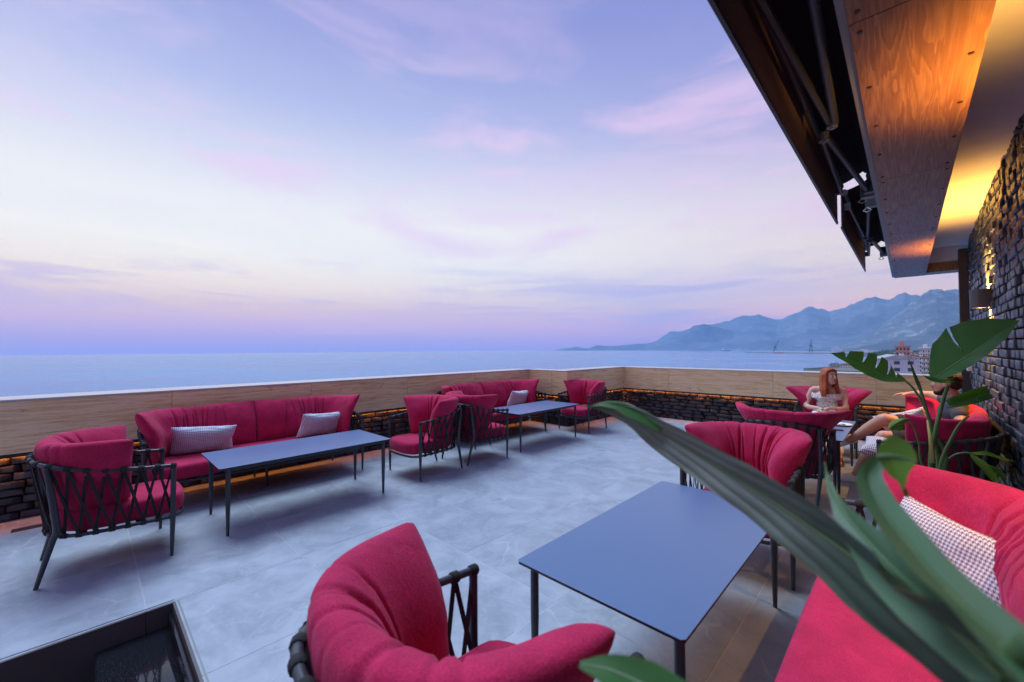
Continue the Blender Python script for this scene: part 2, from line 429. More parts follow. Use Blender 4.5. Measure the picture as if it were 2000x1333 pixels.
# leaves
def leafmat(name, top, under, veincol, vs=130, slant=.22, bst=.12, rough=.36, spec=.16, trans=.26, dark_base=None):
    m = Mat(name, top, rough, spec)
    c = m.n('ShaderNodeTexCoord'); sp = m.n('ShaderNodeSeparateXYZ'); m.l(c.outputs['UV'], sp.inputs[0])
    u, vv = sp.outputs[0], sp.outputs[1]
    off = m.math('ABSOLUTE', m.math('SUBTRACT', vv, .5))
    ph = m.math('MULTIPLY', m.math('SUBTRACT', u, m.math('MULTIPLY', off, slant)), vs*6.283)
    st = m.math('MULTIPLY', m.math('ADD', m.math('SINE', ph), 1.0), .5)
    blot = m.noise(m.coord('Object'), 12, 5, .6)
    geo = m.n('ShaderNodeNewGeometry')
    tcol = m.mix(m.math('MULTIPLY', st, m.rng(blot, .3, .7, .10, .42)), top, veincol)
    ucol = m.mix(m.math('MULTIPLY', st, .25), under, tuple(x*.55 for x in under))
    colr = m.mix(geo.outputs['Backfacing'], tcol, ucol)
    rib = m.rng(off, .0, .022, 1, 0)
    if dark_base: colr = m.mix(m.math('MULTIPLY', m.rng(m.math('ADD', u, m.math('MULTIPLY', m.noise(m.coord('Object'), 9, 4), .25)), dark_base[0], dark_base[1], 1, 0), .85), colr, (.012, .045, .018))  # darker green towards the base of the leaf, with an uneven edge
    brown = m.math('MULTIPLY', m.rng(off, .455, .497), m.rng(m.noise(m.coord('Object'), 26, 4), .48, .62))
    colr = m.mix(brown, colr, (.16, .10, .04))
    m.col(m.mix(rib, colr, tuple(min(1, x*1.6+.03) for x in veincol)))
    m.bump(st, bst, .003)
    m.b.inputs['Subsurface Weight'].default_value = 0
    tr = m.n('ShaderNodeBsdfTranslucent'); tr.inputs[0].default_value = (.10, .22, .01, 1)
    mx = m.n('ShaderNodeMixShader'); mx.inputs[0].default_value = trans
    m.l(m.b.outputs[0], mx.inputs[1]); m.l(tr.outputs[0], mx.inputs[2]); m.l(mx.outputs[0], m.t.nodes['Material Output'].inputs[0])
    return m.m
M['leaf'] = leafmat('dark_green_leaf', (.016, .105, .012), (.035, .13, .03), (.05, .20, .03))
M['leaf_bright'] = leafmat('bright_green_leaf', (.10, .22, .02), (.12, .24, .03), (.16, .30, .05))
M['leaf_grey'] = leafmat('grey_green_leaf_underside', (.15, .175, .15), (.15, .175, .15), (.26, .28, .25), 60, 2.0, .25, .45, .4, .06, (.30, .68))
M['leaf_pale'] = leafmat('pale_waxy_leaf', (.035, .13, .035), (.11, .23, .12), (.09, .24, .07), 110, .22, .3, .34, .5, .2)
m = Mat('green_stem', (.05, .13, .04), .45); m.col(m.mix(m.noise(m.coord('Object', (1, 1, .2)), 30, 4), (.035, .10, .03), (.11, .19, .06))); M['stem'] = m.m
M['sheath'] = Mat('dry_yellow_sheath', (.36, .28, .08), .6).m
M['pot'] = Mat('dark_planter', (.03, .03, .034), .55).m
M['soil'] = Mat('dark_soil', (.03, .022, .016), .95).m

# ------------------------------------------------------------------ sea, land, mountains
SEA = -24.0
m = Mat('sea_water', (.016, .075, .135), .16, .32, IOR=1.33)
wv = m.world()
wa = m.noise(m.world((1, .55, 1), (0, 0, R(20))), .30, 4, .6, .5); wb = m.noise(m.world((1, .6, 1), (0, 0, R(-25))), .045, 4, .6, .4); wc = m.noise(wv, .0035, 4, .6)
m.bump(m.math('ADD', m.math('MULTIPLY', wa, 1.0), m.math('MULTIPLY', wb, 3.2)), .42, 1.5)
m.col(m.mix(m.rng(wc, .35, .65), (.018, .165, .36), (.045, .23, .43))); m.rgh(m.rng(wc, .3, .7, .16, .26))
S = 14000
sea = obj('sea', mesh([(-4750, -3000, SEA), (5000, -3000, SEA), (5000, 10200, SEA), (-4750, 10200, SEA)], [(0, 1, 2, 3)]), m.m)
tag(sea, kind='structure')

def fbm(p, o=5): return noise.fractal(Vector(p), 1.0, 2.1, o)
def mountmat(name, lo, hi, rock):
    m = Mat(name, lo, .9, .1)
    a = m.noise(m.world((1, 1, 1.5)), .0022, 8, .65); b = m.noise(m.world((1, 1, 2.2)), .009, 7, .7, .5)
    gz = m.n('ShaderNodeNewGeometry'); sp = m.n('ShaderNodeSeparateXYZ'); m.l(gz.outputs['Normal'], sp.inputs[0])
    c = m.mix(m.rng(a, .35, .65), lo, hi)
    m.col(m.mix(m.math('MULTIPLY', m.rng(b, .50, .64), m.rng(a, .36, .6, .15, 1)), c, rock)); m.bump(b, .6, 60)
    return m.m
M['mount_far'] = mountmat('far_mountain', (.10, .115, .14), (.17, .18, .20), (.29, .29, .30))
M['mount_near'] = mountmat('limestone_mountain', (.09, .105, .12), (.16, .175, .18), (.38, .37, .38))
def mountain(name, label, prof, dist, depth, rough, mat, seed, nrow=46, ncol=260, power=1.15):
    xs = np.array([p[0] for p in prof], float); ys = np.array([p[1] for p in prof], float)
    px_ = np.linspace(xs[0], xs[-1], ncol); V = []; 
    py_ = np.interp(px_, xs, ys)
    for i in range(ncol):
        d = ray(px_[i], py_[i]); h = math.hypot(d[0], d[1]); ux, uy = d[0]/h, d[1]/h
        top = max(CAM_H + dist*d[2]/h - SEA, 4)
        jag = .040*fbm((px_[i]*.09, seed, 0), 5)
        for j in range(nrow):
            v = -1 + 2*j/(nrow-1); r = dist + v*depth
            x, y = ux*r, uy*r
            k = (1-abs(v))**power
            rid = 1-abs(fbm((x/ (depth*.45), y/(depth*.45), seed), 6))
            z = top*(1+jag*(1-abs(v))**8)*k*(1 - rough*min(1, abs(v)*3)*(1-rid)) + top*.10*abs(v)*(1-abs(v))*4*fbm((x/900, y/900, seed+5), 5)
            V.append((x, y, SEA - 3 + max(z, 0)))
    F = [(i*nrow+j, (i+1)*nrow+j, (i+1)*nrow+j+1, i*nrow+j+1) for i in range(ncol-1) for j in range(nrow-1)]
    o = obj(name, mesh(V, F, 180), mat); tag(o, label, kind='structure'); return o
mountain('hills', 'low faint headland on the sea horizon', [(1078, 686), (1095, 681.5), (1112, 680), (1126, 676.5), (1136, 679), (1150, 680.5), (1166, 673.5), (1180, 675), (1200, 675.5), (1222, 673), (1245, 671), (1300, 668), (1340, 650), (1352, 634), (1376, 630), (1400, 636), (1450, 650), (1500, 686)], 6500, 650, .3, M['mount_far'], 2.1, 24, 160)
mountain('mountains', 'blue hazy mountain range across the bay', [(1225, 687), (1240, 680), (1262, 672), (1285, 664), (1296, 655), (1308, 647), (1330, 646), (1352, 639), (1385, 634), (1400, 630), (1425, 625), (1440, 617.5), (1460, 613.5), (1485, 613), (1500, 618), (1517, 624), (1530, 621), (1545, 614), (1562, 606), (1580, 596.5), (1595, 600), (1620, 606), (1645, 601), (1668, 592), (1690, 580), (1706, 577), (1718, 578.5), (1733, 585), (1750, 577), (1766, 569), (1776, 574), (1786, 572), (1800, 576), (1830, 570), (1870, 561), (1930, 555), (2050, 575)], 7500, 2200, .55, M['mount_far'], 7.7, 56, 320)
mountain('mountains', 'rocky limestone mountain nearest on the right of the bay', [(1600, 688), (1625, 680), (1650, 672), (1680, 660), (1705, 648), (1725, 634), (1745, 618), (1762, 604), (1780, 590), (1797, 577), (1812, 566), (1830, 563.5), (1845, 565), (1862, 569), (1890, 571), (1950, 590), (2080, 620)], 5200, 1650, .6, M['mount_near'], 4.4, 60, 240, 1.05)
mountain('hills', 'dark rounded hill at the foot of the range', [(1405, 687), (1425, 676), (1445, 660), (1465, 648.5), (1482, 645), (1495, 649), (1506, 659), (1530, 672), (1575, 680), (1640, 684)], 6900, 600, .4, M['mount_far'], 9.3, 24, 120)
mountain('hills', 'low rocky hillock by the harbour water', [(1438, 686.5), (1450, 679), (1461, 676.5), (1471, 680), (1480, 686.5)], 4600, 200, .4, M['mount_far'], 3.3, 16, 60)

# land under the town, harbour mole
m = Mat('town_ground', (.12, .13, .11), .95, .1); a = m.noise(m.world(), .012, 6); m.col(m.mix(m.rng(a, .4, .6), (.035, .06, .035), (.20, .19, .17))); M['land'] = m.m
lp = [(-70, 480), (-84, 560), (-66, 640), (-80, 730), (-40, 900), (-55, 1300), (-190, 1900), (-160, 2600), (-600, 4200), (-1300, 5600), (-1300, 6800), (3500, 6800), (3500, 300), (60, 120), (20, 200)]
land = obj('town_ground', extrude_outline(lp, SEA-2, SEA+2.0, 0), M['land']); tag(land, kind='structure')
M['mole'] = Mat('harbour_concrete', (.30, .29, .28), .9).m
mole = obj('harbour_quay', extrude_outline([(-170, 2080), (-500, 2290), (-620, 2420), (-590, 2520), (-260, 2520), (-100, 2300)], SEA-1, SEA+4.5, 0), M['mole']); tag(mole, kind='structure')

# ------------------------------------------------------------------ town buildings
def plain(name, c, r=.8):
    m = Mat(name, c, r, .3); q = m.noise(m.world(), .25, 5); m.col(m.mix(m.rng(q, .3, .7, 0, .35), c, tuple(x*.7 for x in c))); return m.m
M['b_grey'] = plain('pale_grey_render', (.66, .62, .63)); M['b_white'] = plain('white_render', (.78, .78, .80)); M['b_red'] = plain('terracotta_render', (.56, .27, .22))
M['b_cream'] = plain('cream_render', (.60, .54, .46)); M['b_tile'] = plain('clay_roof', (.38, .12, .07)); M['b_roofgrey'] = plain('grey_flat_roof', (.42, .42, .43))
M['pane'] = Mat('dark_window', (.03, .045, .07), .12).m
def building(label, x, y, sx, sy, h, wall, roof, nx, ny, rz=0, kind='flat', balc=False, floors=None):
    t = thing('apartment_building', label, 'building', (x, y, SEA+2), rz, 'buildings of the town beyond the terrace')
    mb = MB(); mb.box((-sx/2, -sy/2, 0), (sx/2, sy/2, h))
    obj('wall', mb.mesh(None), wall, t)
    if kind == 'gable':
        mb = MB(); o_ = 1.0
        mb.add([(-sx/2-o_, -sy/2-.6, h), (sx/2+o_, -sy/2-.6, h), (0, -sy/2-.6, h+sx*.16), (-sx/2-o_, sy/2+.6, h), (sx/2+o_, sy/2+.6, h), (0, sy/2+.6, h+sx*.16)],
               [(0, 1, 2), (5, 4, 3), (0, 2, 5, 3), (1, 4, 5, 2), (0, 3, 4, 1)])
        ro = obj('roof', mb.mesh(None), roof, t)
        mb = MB(); mb.box((sx*.2, -1, h+sx*.05), (sx*.2+1.4, .6, h+sx*.19)); obj('chimney', mb.mesh(None), wall, ro)
    else:
        mb = MB(); mb.box((-sx/2-.5, -sy/2-.5, h), (sx/2+.5, sy/2+.5, h+.7)); ro = obj('roof', mb.mesh(None), roof, t)
        mb = MB(); mb.box((-sx*.2, -sy*.1, h+.7), (sx*.12, sy*.25, h+3.4)); obj('stair_head', mb.mesh(None), wall, ro)
    fh = h/ny; ww = sx/nx
    wm = bevbox(min(ww*.5, 1.9), .16, min(fh*.5, 1.6), .02, 1); bmx = None
    bb = MB(); bb.box((-ww*.42, -1.5, -.2), (ww*.42, 0, .02)); bb.box((-ww*.42, -1.5, .02), (ww*.42, -1.42, .95)); bmx = bb.mesh(None)
    for i in range(nx):
        for j in range(ny):
            z = (j+.52)*fh; xx = -sx/2 + (i+.5)*ww
            obj('window', wm, M['pane'], t, (xx, -sy/2-.05, z))
            if balc and i % 2 == 0: obj('balcony', bmx, M['b_white'], t, (xx, -sy/2, j*fh+.3))
    wm2 = bevbox(.16, min(sy/4*.4, 1.6), min(fh*.45, 1.5), .02, 1)
    for i in range(3):
        for j in range(ny): obj('window', wm2, M['pane'], t, (-sx/2-.05, -sy/2+(i+.5)*sy/3, (j+.52)*fh))
    return t
def place(pxl, pxr, ytop, yb, dist):
    """footprint and height from how far left and right a house reaches at a given distance"""
    a = atY(pxl, 700, dist); b = atY(pxr, 700, dist); top = atY((pxl+pxr)/2, ytop, dist).z
    return (a.x+b.x)/2, abs(b.x-a.x), max(top-SEA-2, 4)
for (l, r_, yt, dist, sy, wall, roof, nx, ny, rz, kind, balc, lab) in [
    (1702, 1782, 694, 250, 16, 'b_grey', 'b_roofgrey', 3, 6, .22, 'gable', False, 'pale grey apartment block with shallow pitched roof and few windows'),
    (1749, 1778, 678, 330, 14, 'b_red', 'b_red', 4, 9, 0, 'flat', False, 'terracotta red tower block rising behind the pale grey block'),
    (1782, 1800, 690, 300, 12, 'b_white', 'b_tile', 4, 9, 0, 'gable', True, 'white narrow block with red roof and stacked balconies'),
    (1797, 1822, 683, 360, 14, 'b_white', 'b_roofgrey', 5, 9, 0, 'flat', True, 'tall white block with flat roof behind the broad leaf'),
    (1803, 1818, 689, 280, 12, 'b_cream', 'b_tile', 4, 8, -.1, 'gable', True, 'cream block with dull red tiled roof by the broad leaf'),
    (1826, 1872, 686, 310, 16, 'b_white', 'b_tile', 6, 8, 0, 'gable', True, 'long white block beside the dark terrace post'),
    (1840, 1878, 677, 420, 14, 'b_cream', 'b_roofgrey', 5, 10, 0, 'flat', False, 'cream block farthest right against the mountain foot'),
    (1666, 1690, 712, 560, 14, 'b_cream', 'b_tile', 4, 2, .1, 'gable', False, 'low cream house under the torn leaf'),
    (1642, 1662, 713.5, 600, 12, 'b_white', 'b_tile', 4, 2, -.1, 'gable', False, 'low white waterside house with tiled roof'),
    (1620, 1638, 715, 640, 12, 'b_grey', 'b_roofgrey', 3, 2, .1, 'gable', False, 'low grey waterside shed nearest the open bay'),
    (1690, 1706, 706, 520, 12, 'b_white', 'b_roofgrey', 3, 3, 0, 'flat', False, 'small white flat-roofed house left of the pale grey block'),
    (1624, 1642, 679, 3000, 90, 'b_white', 'b_roofgrey', 5, 5, 0, 'flat', False, 'pale distant block standing on the harbour shore'),
    (1668, 1712, 685, 2300, 60, 'b_white', 'b_roofgrey', 8, 2, 0, 'flat', False, 'long low white hall with bright roof behind the trees'),
    ]:
    x, sx, h = place(l, r_, yt, 0, dist)
    building(lab, x, dist+sy/2, sx, sy, h*(.9 if kind == 'gable' else 1), M[wall], M[roof], nx, ny, rz, kind, balc)
rt_ = random.Random(12); ORD = 'first second third fourth fifth sixth seventh eighth ninth tenth eleventh twelfth thirteenth fourteenth fifteenth sixteenth seventeenth eighteenth'.split(); small = []
for k in range(18):
    yy = rt_.uniform(420, 1500); xx = rt_.uniform(-.035, .06)*yy
    if yy < 900 and xx < -30: xx = rt_.uniform(-20, 40)
    hh_ = rt_.choice((6, 8, 9, 12, 15)); sx_ = rt_.uniform(9, 18)
    small.append((xx/yy, building('x', xx, yy, sx_, rt_.uniform(9, 14), hh_, M[rt_.choice(('b_white', 'b_cream', 'b_grey', 'b_white'))], M[rt_.choice(('b_tile', 'b_roofgrey'))], 3, max(2, int(hh_/3)), rt_.uniform(-.4, .4), rt_.choice(('gable', 'flat')))))
for k, (_, b_) in enumerate(sorted(small, key=lambda q_: q_[0])): b_['label'] = 'small pale town house, %s from the left in the scattered houses below the mountain' % ORD[k]
# trees of the town, a dark band that reads as one mass
mb = MB(); rnd = random.Random(3)
for k in range(520):
    yy = 600*math.exp(rnd.random()*1.7); xx = rnd.uniform(-.02, .11)*yy + (-30 if yy > 900 else 0)
    s_ = rnd.uniform(4, 9); mb.ell((xx, yy, SEA+2+s_*.6), (s_, s_, s_*rnd.uniform(.7, 1.2)), 7, 5)
V = [(x+3*fbm((x*.3, y*.3, z*.3), 3), y, z+2.2*fbm((x*.35, y*.3, z*.4+9), 3)) for x, y, z in mb.v]
m = Mat('town_trees_green', (.04, .07, .035), .9, .1); m.col(m.mix(m.noise(m.world(), .2, 5), (.02, .045, .022), (.07, .11, .05)))
tag(obj('tree_belt', mesh(V, mb.f, None), m.m), 'dark green trees between the houses and the harbour', 'trees', kind='stuff')
# harbour cranes and ships
def crane(px_, dist, hgt, boom, label, mat):
    p = atY(px_, 690, dist); t = thing('harbour_crane', label, 'crane', (p.x, dist, SEA+4.5), 0, 'cranes in the harbour')
    mb = MB(); 
    for a in (-6, 6):
        for b in (-5, 5): mb.tube([(a, b, 0), (a*.5, b*.5, hgt*.55)], 1.3, 4)
    mb.box((-6.5, -5.5, hgt*.2), (6.5, 5.5, hgt*.25)); obj('gantry', mb.mesh(None), mat, t)
    mb = MB(); mb.box((-5, -4, hgt*.55), (5, 4, hgt*.78)); obj('cab', mb.mesh(None), mat, t)
    mb = MB(); mb.tube([(0, 0, hgt*.7), (boom[0], 0, boom[1])], [2.2, .8], 4); mb.tube([(-3, 0, hgt*1.05), (boom[0], 0, boom[1])], .5, 4); mb.tube([(-3, 0, hgt*.7), (-3, 0, hgt*1.05)], .8, 4)
    obj('boom', mb.mesh(None), mat, t)
M['crane_b'] = plain('blue_grey_crane_paint', (.10, .14, .20)); M['crane_r'] = plain('red_hull_paint', (.42, .07, .06))
crane(1514, 2350, 34, (18, 60), 'slim harbour crane with raised boom beside the red ship', M['crane_b'])
crane(1584, 2300, 44, (4, 62), 'tall blue harbour crane with upright boom', M['crane_b'])
def ship(px_, py_, ln, label, hullm):
    p = atZ(px_, py_, SEA); t = thing('cargo_ship', label, 'ship', (p.x, p.y, SEA), R(-42), 'ships on the bay')
    w_ = ln*.14; hh = ln*.07
    obj('hull', extrude_outline([(-ln/2, -w_/2), (ln*.36, -w_/2), (ln/2, 0), (ln*.36, w_/2), (-ln/2, w_/2)], -1, hh, 0), hullm, t)
    mb = MB(); mb.box((-ln*.42, -w_*.4, hh), (-ln*.25, w_*.4, hh*2.7)); obj('bridge_house', mb.mesh(None), M['b_white'], t)
    mb = MB(); mb.tube([(-ln*.33, 0, hh*2.7), (-ln*.33, 0, hh*4)], ln*.012, 5); mb.tube([(ln*.2, 0, hh), (ln*.2, 0, hh*2.6)], ln*.01, 5); obj('mast', mb.mesh(None), M['b_white'], t)
ship(1522, 690.5, 60, 'red hulled ship moored beside the harbour crane', M['crane_r'])
ship(1418, 686.2, 110, 'grey cargo ship lying in front of the small hill', M['crane_b'])
ship(1071, 688.4, 26, 'small dark boat alone on the open sea', M['crane_b'])
# ------------------------------------------------------------------ terrace floor (tiles are pieces of the floor), stair well
PIT = (-3.19, -1.95, -2.6, 0.385)                    # x0 x1 y0 y1
floor = obj('floor', None); tag(floor, kind='structure')
WALL_L, WALL_F, WALL_J, WALL_R = -5.757, 8.66, -4.74, 0.62
mb = MB()
for a, b in (((-5.95, -3.2), (PIT[0], 8.9)), ((PIT[1], -3.2), (.9, 8.9)), ((PIT[0], PIT[3]), (PIT[1], 8.9)), ((PIT[0], -3.2), (PIT[1], PIT[2]))):
    mb.box((a[0], a[1], -.22), (b[0], b[1], -.0012))
obj('grout_bed', mb.mesh(None), M['grout'], floor)
TP, TX, TY, G = .846, -.677, .258, .0022
def tilebox(x0, x1, y0, y1):
    mb = MB(); mb.box((x0, y0, -.02), (x1, y1, 0)); return mb
full = extrude_outline([(-TP/2+G, -TP/2+G), (TP/2-G, -TP/2+G), (TP/2-G, TP/2-G), (-TP/2+G, TP/2-G)], -.02, 0, .001, 1, 20)
for i in range(-7, 3):
    for j in range(-4, 11):
        x0, y0 = TX+i*TP, TY+j*TP; x1, y1 = x0+TP, y0+TP
        if x1 < -5.95 or x0 > .75 or y0 > 8.75 or y1 < -3: continue
        rects = [(x0, x1, y0, y1)]
        if x1 > PIT[0] and x0 < PIT[1] and y1 > PIT[2] and y0 < PIT[3]:
            rects = []
            if x0 < PIT[0]: rects.append((x0, PIT[0], y0, y1))
            if x1 > PIT[1]: rects.append((PIT[1], x1, y0, y1))
            if y1 > PIT[3]: rects.append((max(x0, PIT[0]), min(x1, PIT[1]), PIT[3], y1))
        for (a, b, c, d) in rects:
            if (b-a) < .02 or (d-c) < .02: continue
            dzr = random.uniform(-.0005, .0005)
            if abs((b-a)-TP) < 1e-6 and abs((d-c)-TP) < 1e-6:
                obj('floor_tile', full, M['tile'], floor, ((a+b)/2, (c+d)/2, dzr))
            else:
                w_, h_ = (b-a)/2, (d-c)/2; mb = MB(); mb.box((-w_+G*.6, -h_+G*.6, -.02), (w_-G*.6, h_-G*.6, 0))
                obj('floor_tile', mb.mesh(None), M['tile'], floor, ((a+b)/2, (c+d)/2, dzr))
# stair well going down beside the terrace
st = thing('stairwell', 'sunken stair opening with dark side walls and black granite treads', 'stairs', (PIT[0], PIT[3], 0))
def prt(name, a, b, mat, par=st, bev=0):
    c = [(a[k]+b[k])/2 for k in range(3)]; s_ = [abs(b[k]-a[k]) for k in range(3)]
    if bev: me = bevbox(*s_, bev, 3)
    else:
        q = MB(); q.box([-x/2 for x in s_], [x/2 for x in s_]); me = q.mesh(None)
    return obj(name, me, mat, par, c)
WX = PIT[1]-PIT[0]
for k, (y0, y1) in enumerate(((-.13, 0), (-.98, -.134), (-1.83, -.984), (-2.98, -1.834))):
    prt('side_panel', (-.016, y0, -1.9), (.012, y1, -.001), M['riser'])
prt('end_panel', (.014, -.012, -1.9), (WX, .010, -.001), M['riser'])
prt('near_panel', (WX-.014, -2.96, -1.9), (WX+.012, -.014, -.001), M['riser'])
tr_z = [-.118, -.33, -.50, -.67, -.84, -1.01, -1.18, -1.35]
for k, z in enumerate(tr_z):
    y1 = -.014 - k*.30; y0 = y1-.325
    prt('tread', (.016, y0, z-.03), (WX-.016, y1, z), M['granite'], bev=.012)
    prt('riser', (.018, y0-.0+.02, z-.18), (WX-.018, y0+.035, z-.031), M['riser'])
for (a, b) in (((.0, .0105, -.03), (WX, .018, .0015)),): prt('edge_trim', a, b, M['greymetal'])
prt('edge_trim', (-.022, -2.9, -.03), (-.0165, .0, .0012), M['dark_grey'])
prt('skirting', (.016, -.034, -.118), (WX-.016, -.0142, -.045), M['granite'])
tag(prt('floor_drain', (-5.46, -.42, .0005), (-5.37, -.12, .004), M['dark_grey'], None), 'narrow dark drain grate in the floor behind the left armchair', 'drain')

# ------------------------------------------------------------------ parapets
def brickmesh(seed, depth=.05, h=.06):
    """unit-length chipped brick, x along, front face at -y"""
    rn = random.Random(seed); bm = bmesh.new(); bmesh.ops.create_cube(bm, size=1)
    bmesh.ops.subdivide_edges(bm, edges=[e for e in bm.edges if abs(e.verts[0].co.x-e.verts[1].co.x) > .5], cuts=2)
    for v in bm.verts:
        v.co = Vector((v.co.x, v.co.y*depth, v.co.z*h))
        v.co += Vector((rn.uniform(-.03, .03) if abs(v.co.x) > .4 else 0, rn.uniform(-.005, .005) if v.co.y < 0 else 0, rn.uniform(-.0035, .0035)))
    bmesh.ops.bevel(bm, geom=[e for e in bm.edges if min(e.verts[0].co.y, e.verts[1].co.y) < 0], offset=.006, segments=1, affect='EDGES')
    return from_bm(bm, 45)
BR = [brickmesh(s) for s in range(10)]
def bricks(parent, length, z0, z1, pitch, lmin, lmax, mat, seed, limit=None, key=None, proud=.012):
    """bricks on the parent's local plane y=0 facing -y, running along +x"""
    rn = random.Random(seed); spots = []
    n = int(round((z1-z0)/pitch)); ph = (z1-z0)/n
    for j in range(n):
        x = -rn.uniform(0, lmax)
        while x < length:
            ln = rn.uniform(lmin, lmax); a, b = max(x, 0), min(x+ln, length)
            if b-a > .03: spots.append((a, b, z0+(j+.5)*ph, rn.random(), rn.random()))
            x += ln
    if key and limit and len(spots) > limit: spots.sort(key=key)
    rest = MB()
    for k, (a, b, z, q, q2) in enumerate(spots):
        me = BR[int(q*10) % 10]; s_ = (b-a-.012, .9+.5*q2, (ph-.010)/.06*(.93+.1*q))
        lo = ((a+b)/2, .047-proud*(.3+.8*q2), z); ro = ((q-.5)*.03, (q2-.5)*.02, (q-.5)*.02)
        if limit is None or k < limit: obj('brick', me, mat, parent, lo, ro, s_)
        else:
            mt = Matrix.Translation(lo) @ Matrix.Rotation(ro[2], 4, 'Z') @ Matrix.Diagonal((*s_, 1))
            rest.add([mt @ v.co for v in me.vertices], [tuple(p.vertices) for p in me.polygons])
    if rest.v:
        o = obj('distant_bricks', rest.mesh(40), mat, parent); o['kind'] = 'stuff'
TOPZ, BANDZ = 1.077, .595
def parapet(label, loc, rz, length, joints, seed, thick=.44, limit=None, dz=0.0):
    t = thing('parapet_wall', label, 'wall', loc, rz, 'low walls round the terrace edge')
    q = MB(); q.box((0, .052, 0), (length, .20, BANDZ)); q.box((0, .03, BANDZ), (length, thick-.02, TOPZ-.022)); obj('core', q.mesh(None), M['mortar'], t)
    bricks(t, length, .0, BANDZ-.03, .070, .15, .29, M['brick'], seed, limit)
    js = [0] + [j for j in joints if 0 < j < length] + [length]
    for a, b in zip(js[:-1], js[1:]):
        me = bevbox(b-a-.003, .03, TOPZ-.02-BANDZ, .0012, 1)
        obj('stone_panel', me, M['travertine'], t, ((a+b)/2, .0, (TOPZ-.02+BANDZ)/2))
    for a, b in zip(js[:-1], js[1:]):
        obj('coping', bevbox(b-a-.002, thick+.005, .02, .003, 1), M['coping'], t, ((a+b)/2, thick/2-.018, TOPZ-.0095+dz))
    q = MB(); q.box((0, -.016, BANDZ-.032), (length, -.0135, BANDZ-.001)); q.box((0, -.0134, BANDZ-.005), (length, .028, BANDZ-.0015)); obj('metal_strip', q.mesh(None), M['blackstrip'], t)
    q = MB(); q.add([(.01, -.002, BANDZ-.0075), (length-.01, -.002, BANDZ-.0075), (length-.01, .009, BANDZ-.0075), (.01, .009, BANDZ-.0075)], [(0, 3, 2, 1)])
    obj('light_strip', q.mesh(None), M['led'], t)
    return t
# long left wall: local +x runs along -Y... its front (-y local) must face +X
parapet('long left parapet of brown travertine over black brick behind the sofas', (WALL_L-.015+.03, -2.3, 0), R(90), 6.50+2.3, [a+2.3 for a in (-2.2, -.79, .647, 2.084, 3.547, 4.963)], 11, limit=300)
parapet('short returning parapet face where the left wall steps inward', (WALL_L+.028, 6.455, 0), 0, WALL_J-WALL_L-.028+.0145, [.62], 12, thick=.3, dz=.0016)
parapet('parapet stretch along the jog beside the corner armchair', (WALL_J, 6.4408, 0), R(90), 2.28, [.78], 13, dz=.0032)
parapet('far parapet of pale travertine over black brick behind the seated couple', (WALL_J-.02, WALL_F, 0), 0, .55-WALL_J, [1.08, 3.0, 3.69, 4.40], 14, limit=300)

# ------------------------------------------------------------------ brick building wall on the right
bw = thing('brick_wall', 'tall dark slate blue painted brick wall on the right', 'wall', (WALL_R, 8.42, 0), R(-90))
q = MB(); q.box((0, .052, 0), (11.5, .30, 3.6)); obj('core', q.mesh(None), M['mortar'], bw)
def bwkey(s_):
    y = 8.42-(s_[0]+s_[1])/2
    vis = 0 if 4.2 < y < 8.5 and s_[2] > .45 else 1
    return (vis, y)
bricks(bw, 7.2, .0, 3.45, .082, .12, .27, M['brickwall'], 21, limit=300, key=bwkey, proud=.014)
# post, junction box
pt = thing('steel_post', 'dark steel corner post at the end of the brick wall', 'post', (.585, 8.45, 0))
obj('shaft', bevbox(.095, .095, 2.86, .004, 1), M['dark_grey'], pt, (0, 0, 1.43)); obj('base_plate', bevbox(.14, .14, .012, .002, 1), M['dark_grey'], pt, (0, 0, .006))
jb = thing('junction_box', 'small white junction box on the wall beside the post', 'box', (.60, 8.2, 1.22))
obj('case', bevbox(.05, .10, .09, .008, 2), M['white'], jb); obj('cable_gland', bevbox(.02, .02, .05, .004, 1), M['white'], jb, (0, 0, .06))

# ------------------------------------------------------------------ ceiling, soffit, roof
def ceil_z(y): return 3.42-.055*y
q = MB(); q.add([(.20, -3, ceil_z(-3)), (.95, -3, ceil_z(-3)), (.95, 8.62, ceil_z(8.62)), (.20, 8.62, ceil_z(8.62)), (.20, -3, 3.9), (.95, -3, 3.9), (.95, 8.62, 3.9), (.20, 8.62, 3.9)],
               [(0, 3, 2, 1), (4, 5, 6, 7), (0, 1, 5, 4), (1, 2, 6, 5), (2, 3, 7, 6), (3, 0, 4, 7)])
tag(obj('ceiling', q.mesh(None), M['plaster']), kind='structure')
sf = thing('roof_soffit', 'wood clad roof beam with screwed panels over the right side', 'soffit', (0, 0, 2.6))
q = MB(); q.box((-.120, -3, .014), (.198, 8.93, 1.3)); obj('beam_core', q.mesh(None), M['dark_grey'], sf)
q = MB(); q.box((.1985, -3, .0135), (.222, 8.62, 1.3)); obj('inner_side', q.mesh(None), M['wood'], sf)
ys = [-1.86, -.03, 1.80, 3.62, 5.46, 7.11, 8.95]
scr = MB(); scr.tube([(0, 0, 0), (0, 0, -.004)], .0085, 10); scm = scr.mesh()
for a, b in zip(ys[:-1], ys[1:]):
    p = obj('wood_panel', bevbox(.350, b-a-.005, .012, .0012, 1), M['wood'], sf, (.050, (a+b)/2, .006))
    for sx_ in (-.145, .145):
        for k in range(5): obj('screw', scm, M['screw'], p, (sx_+random.uniform(-.004, .004), (-.5+(k+.12)/4.24)*(b-a-.02), -.006))
prt('fascia_strip', (-.150, -3, .010), (-.1265, 8.92, .30), M['greymetal'], sf)
prt('end_beam', (.2225, 8.624, 0), (.66, 8.93, .135), M['wood'], sf)
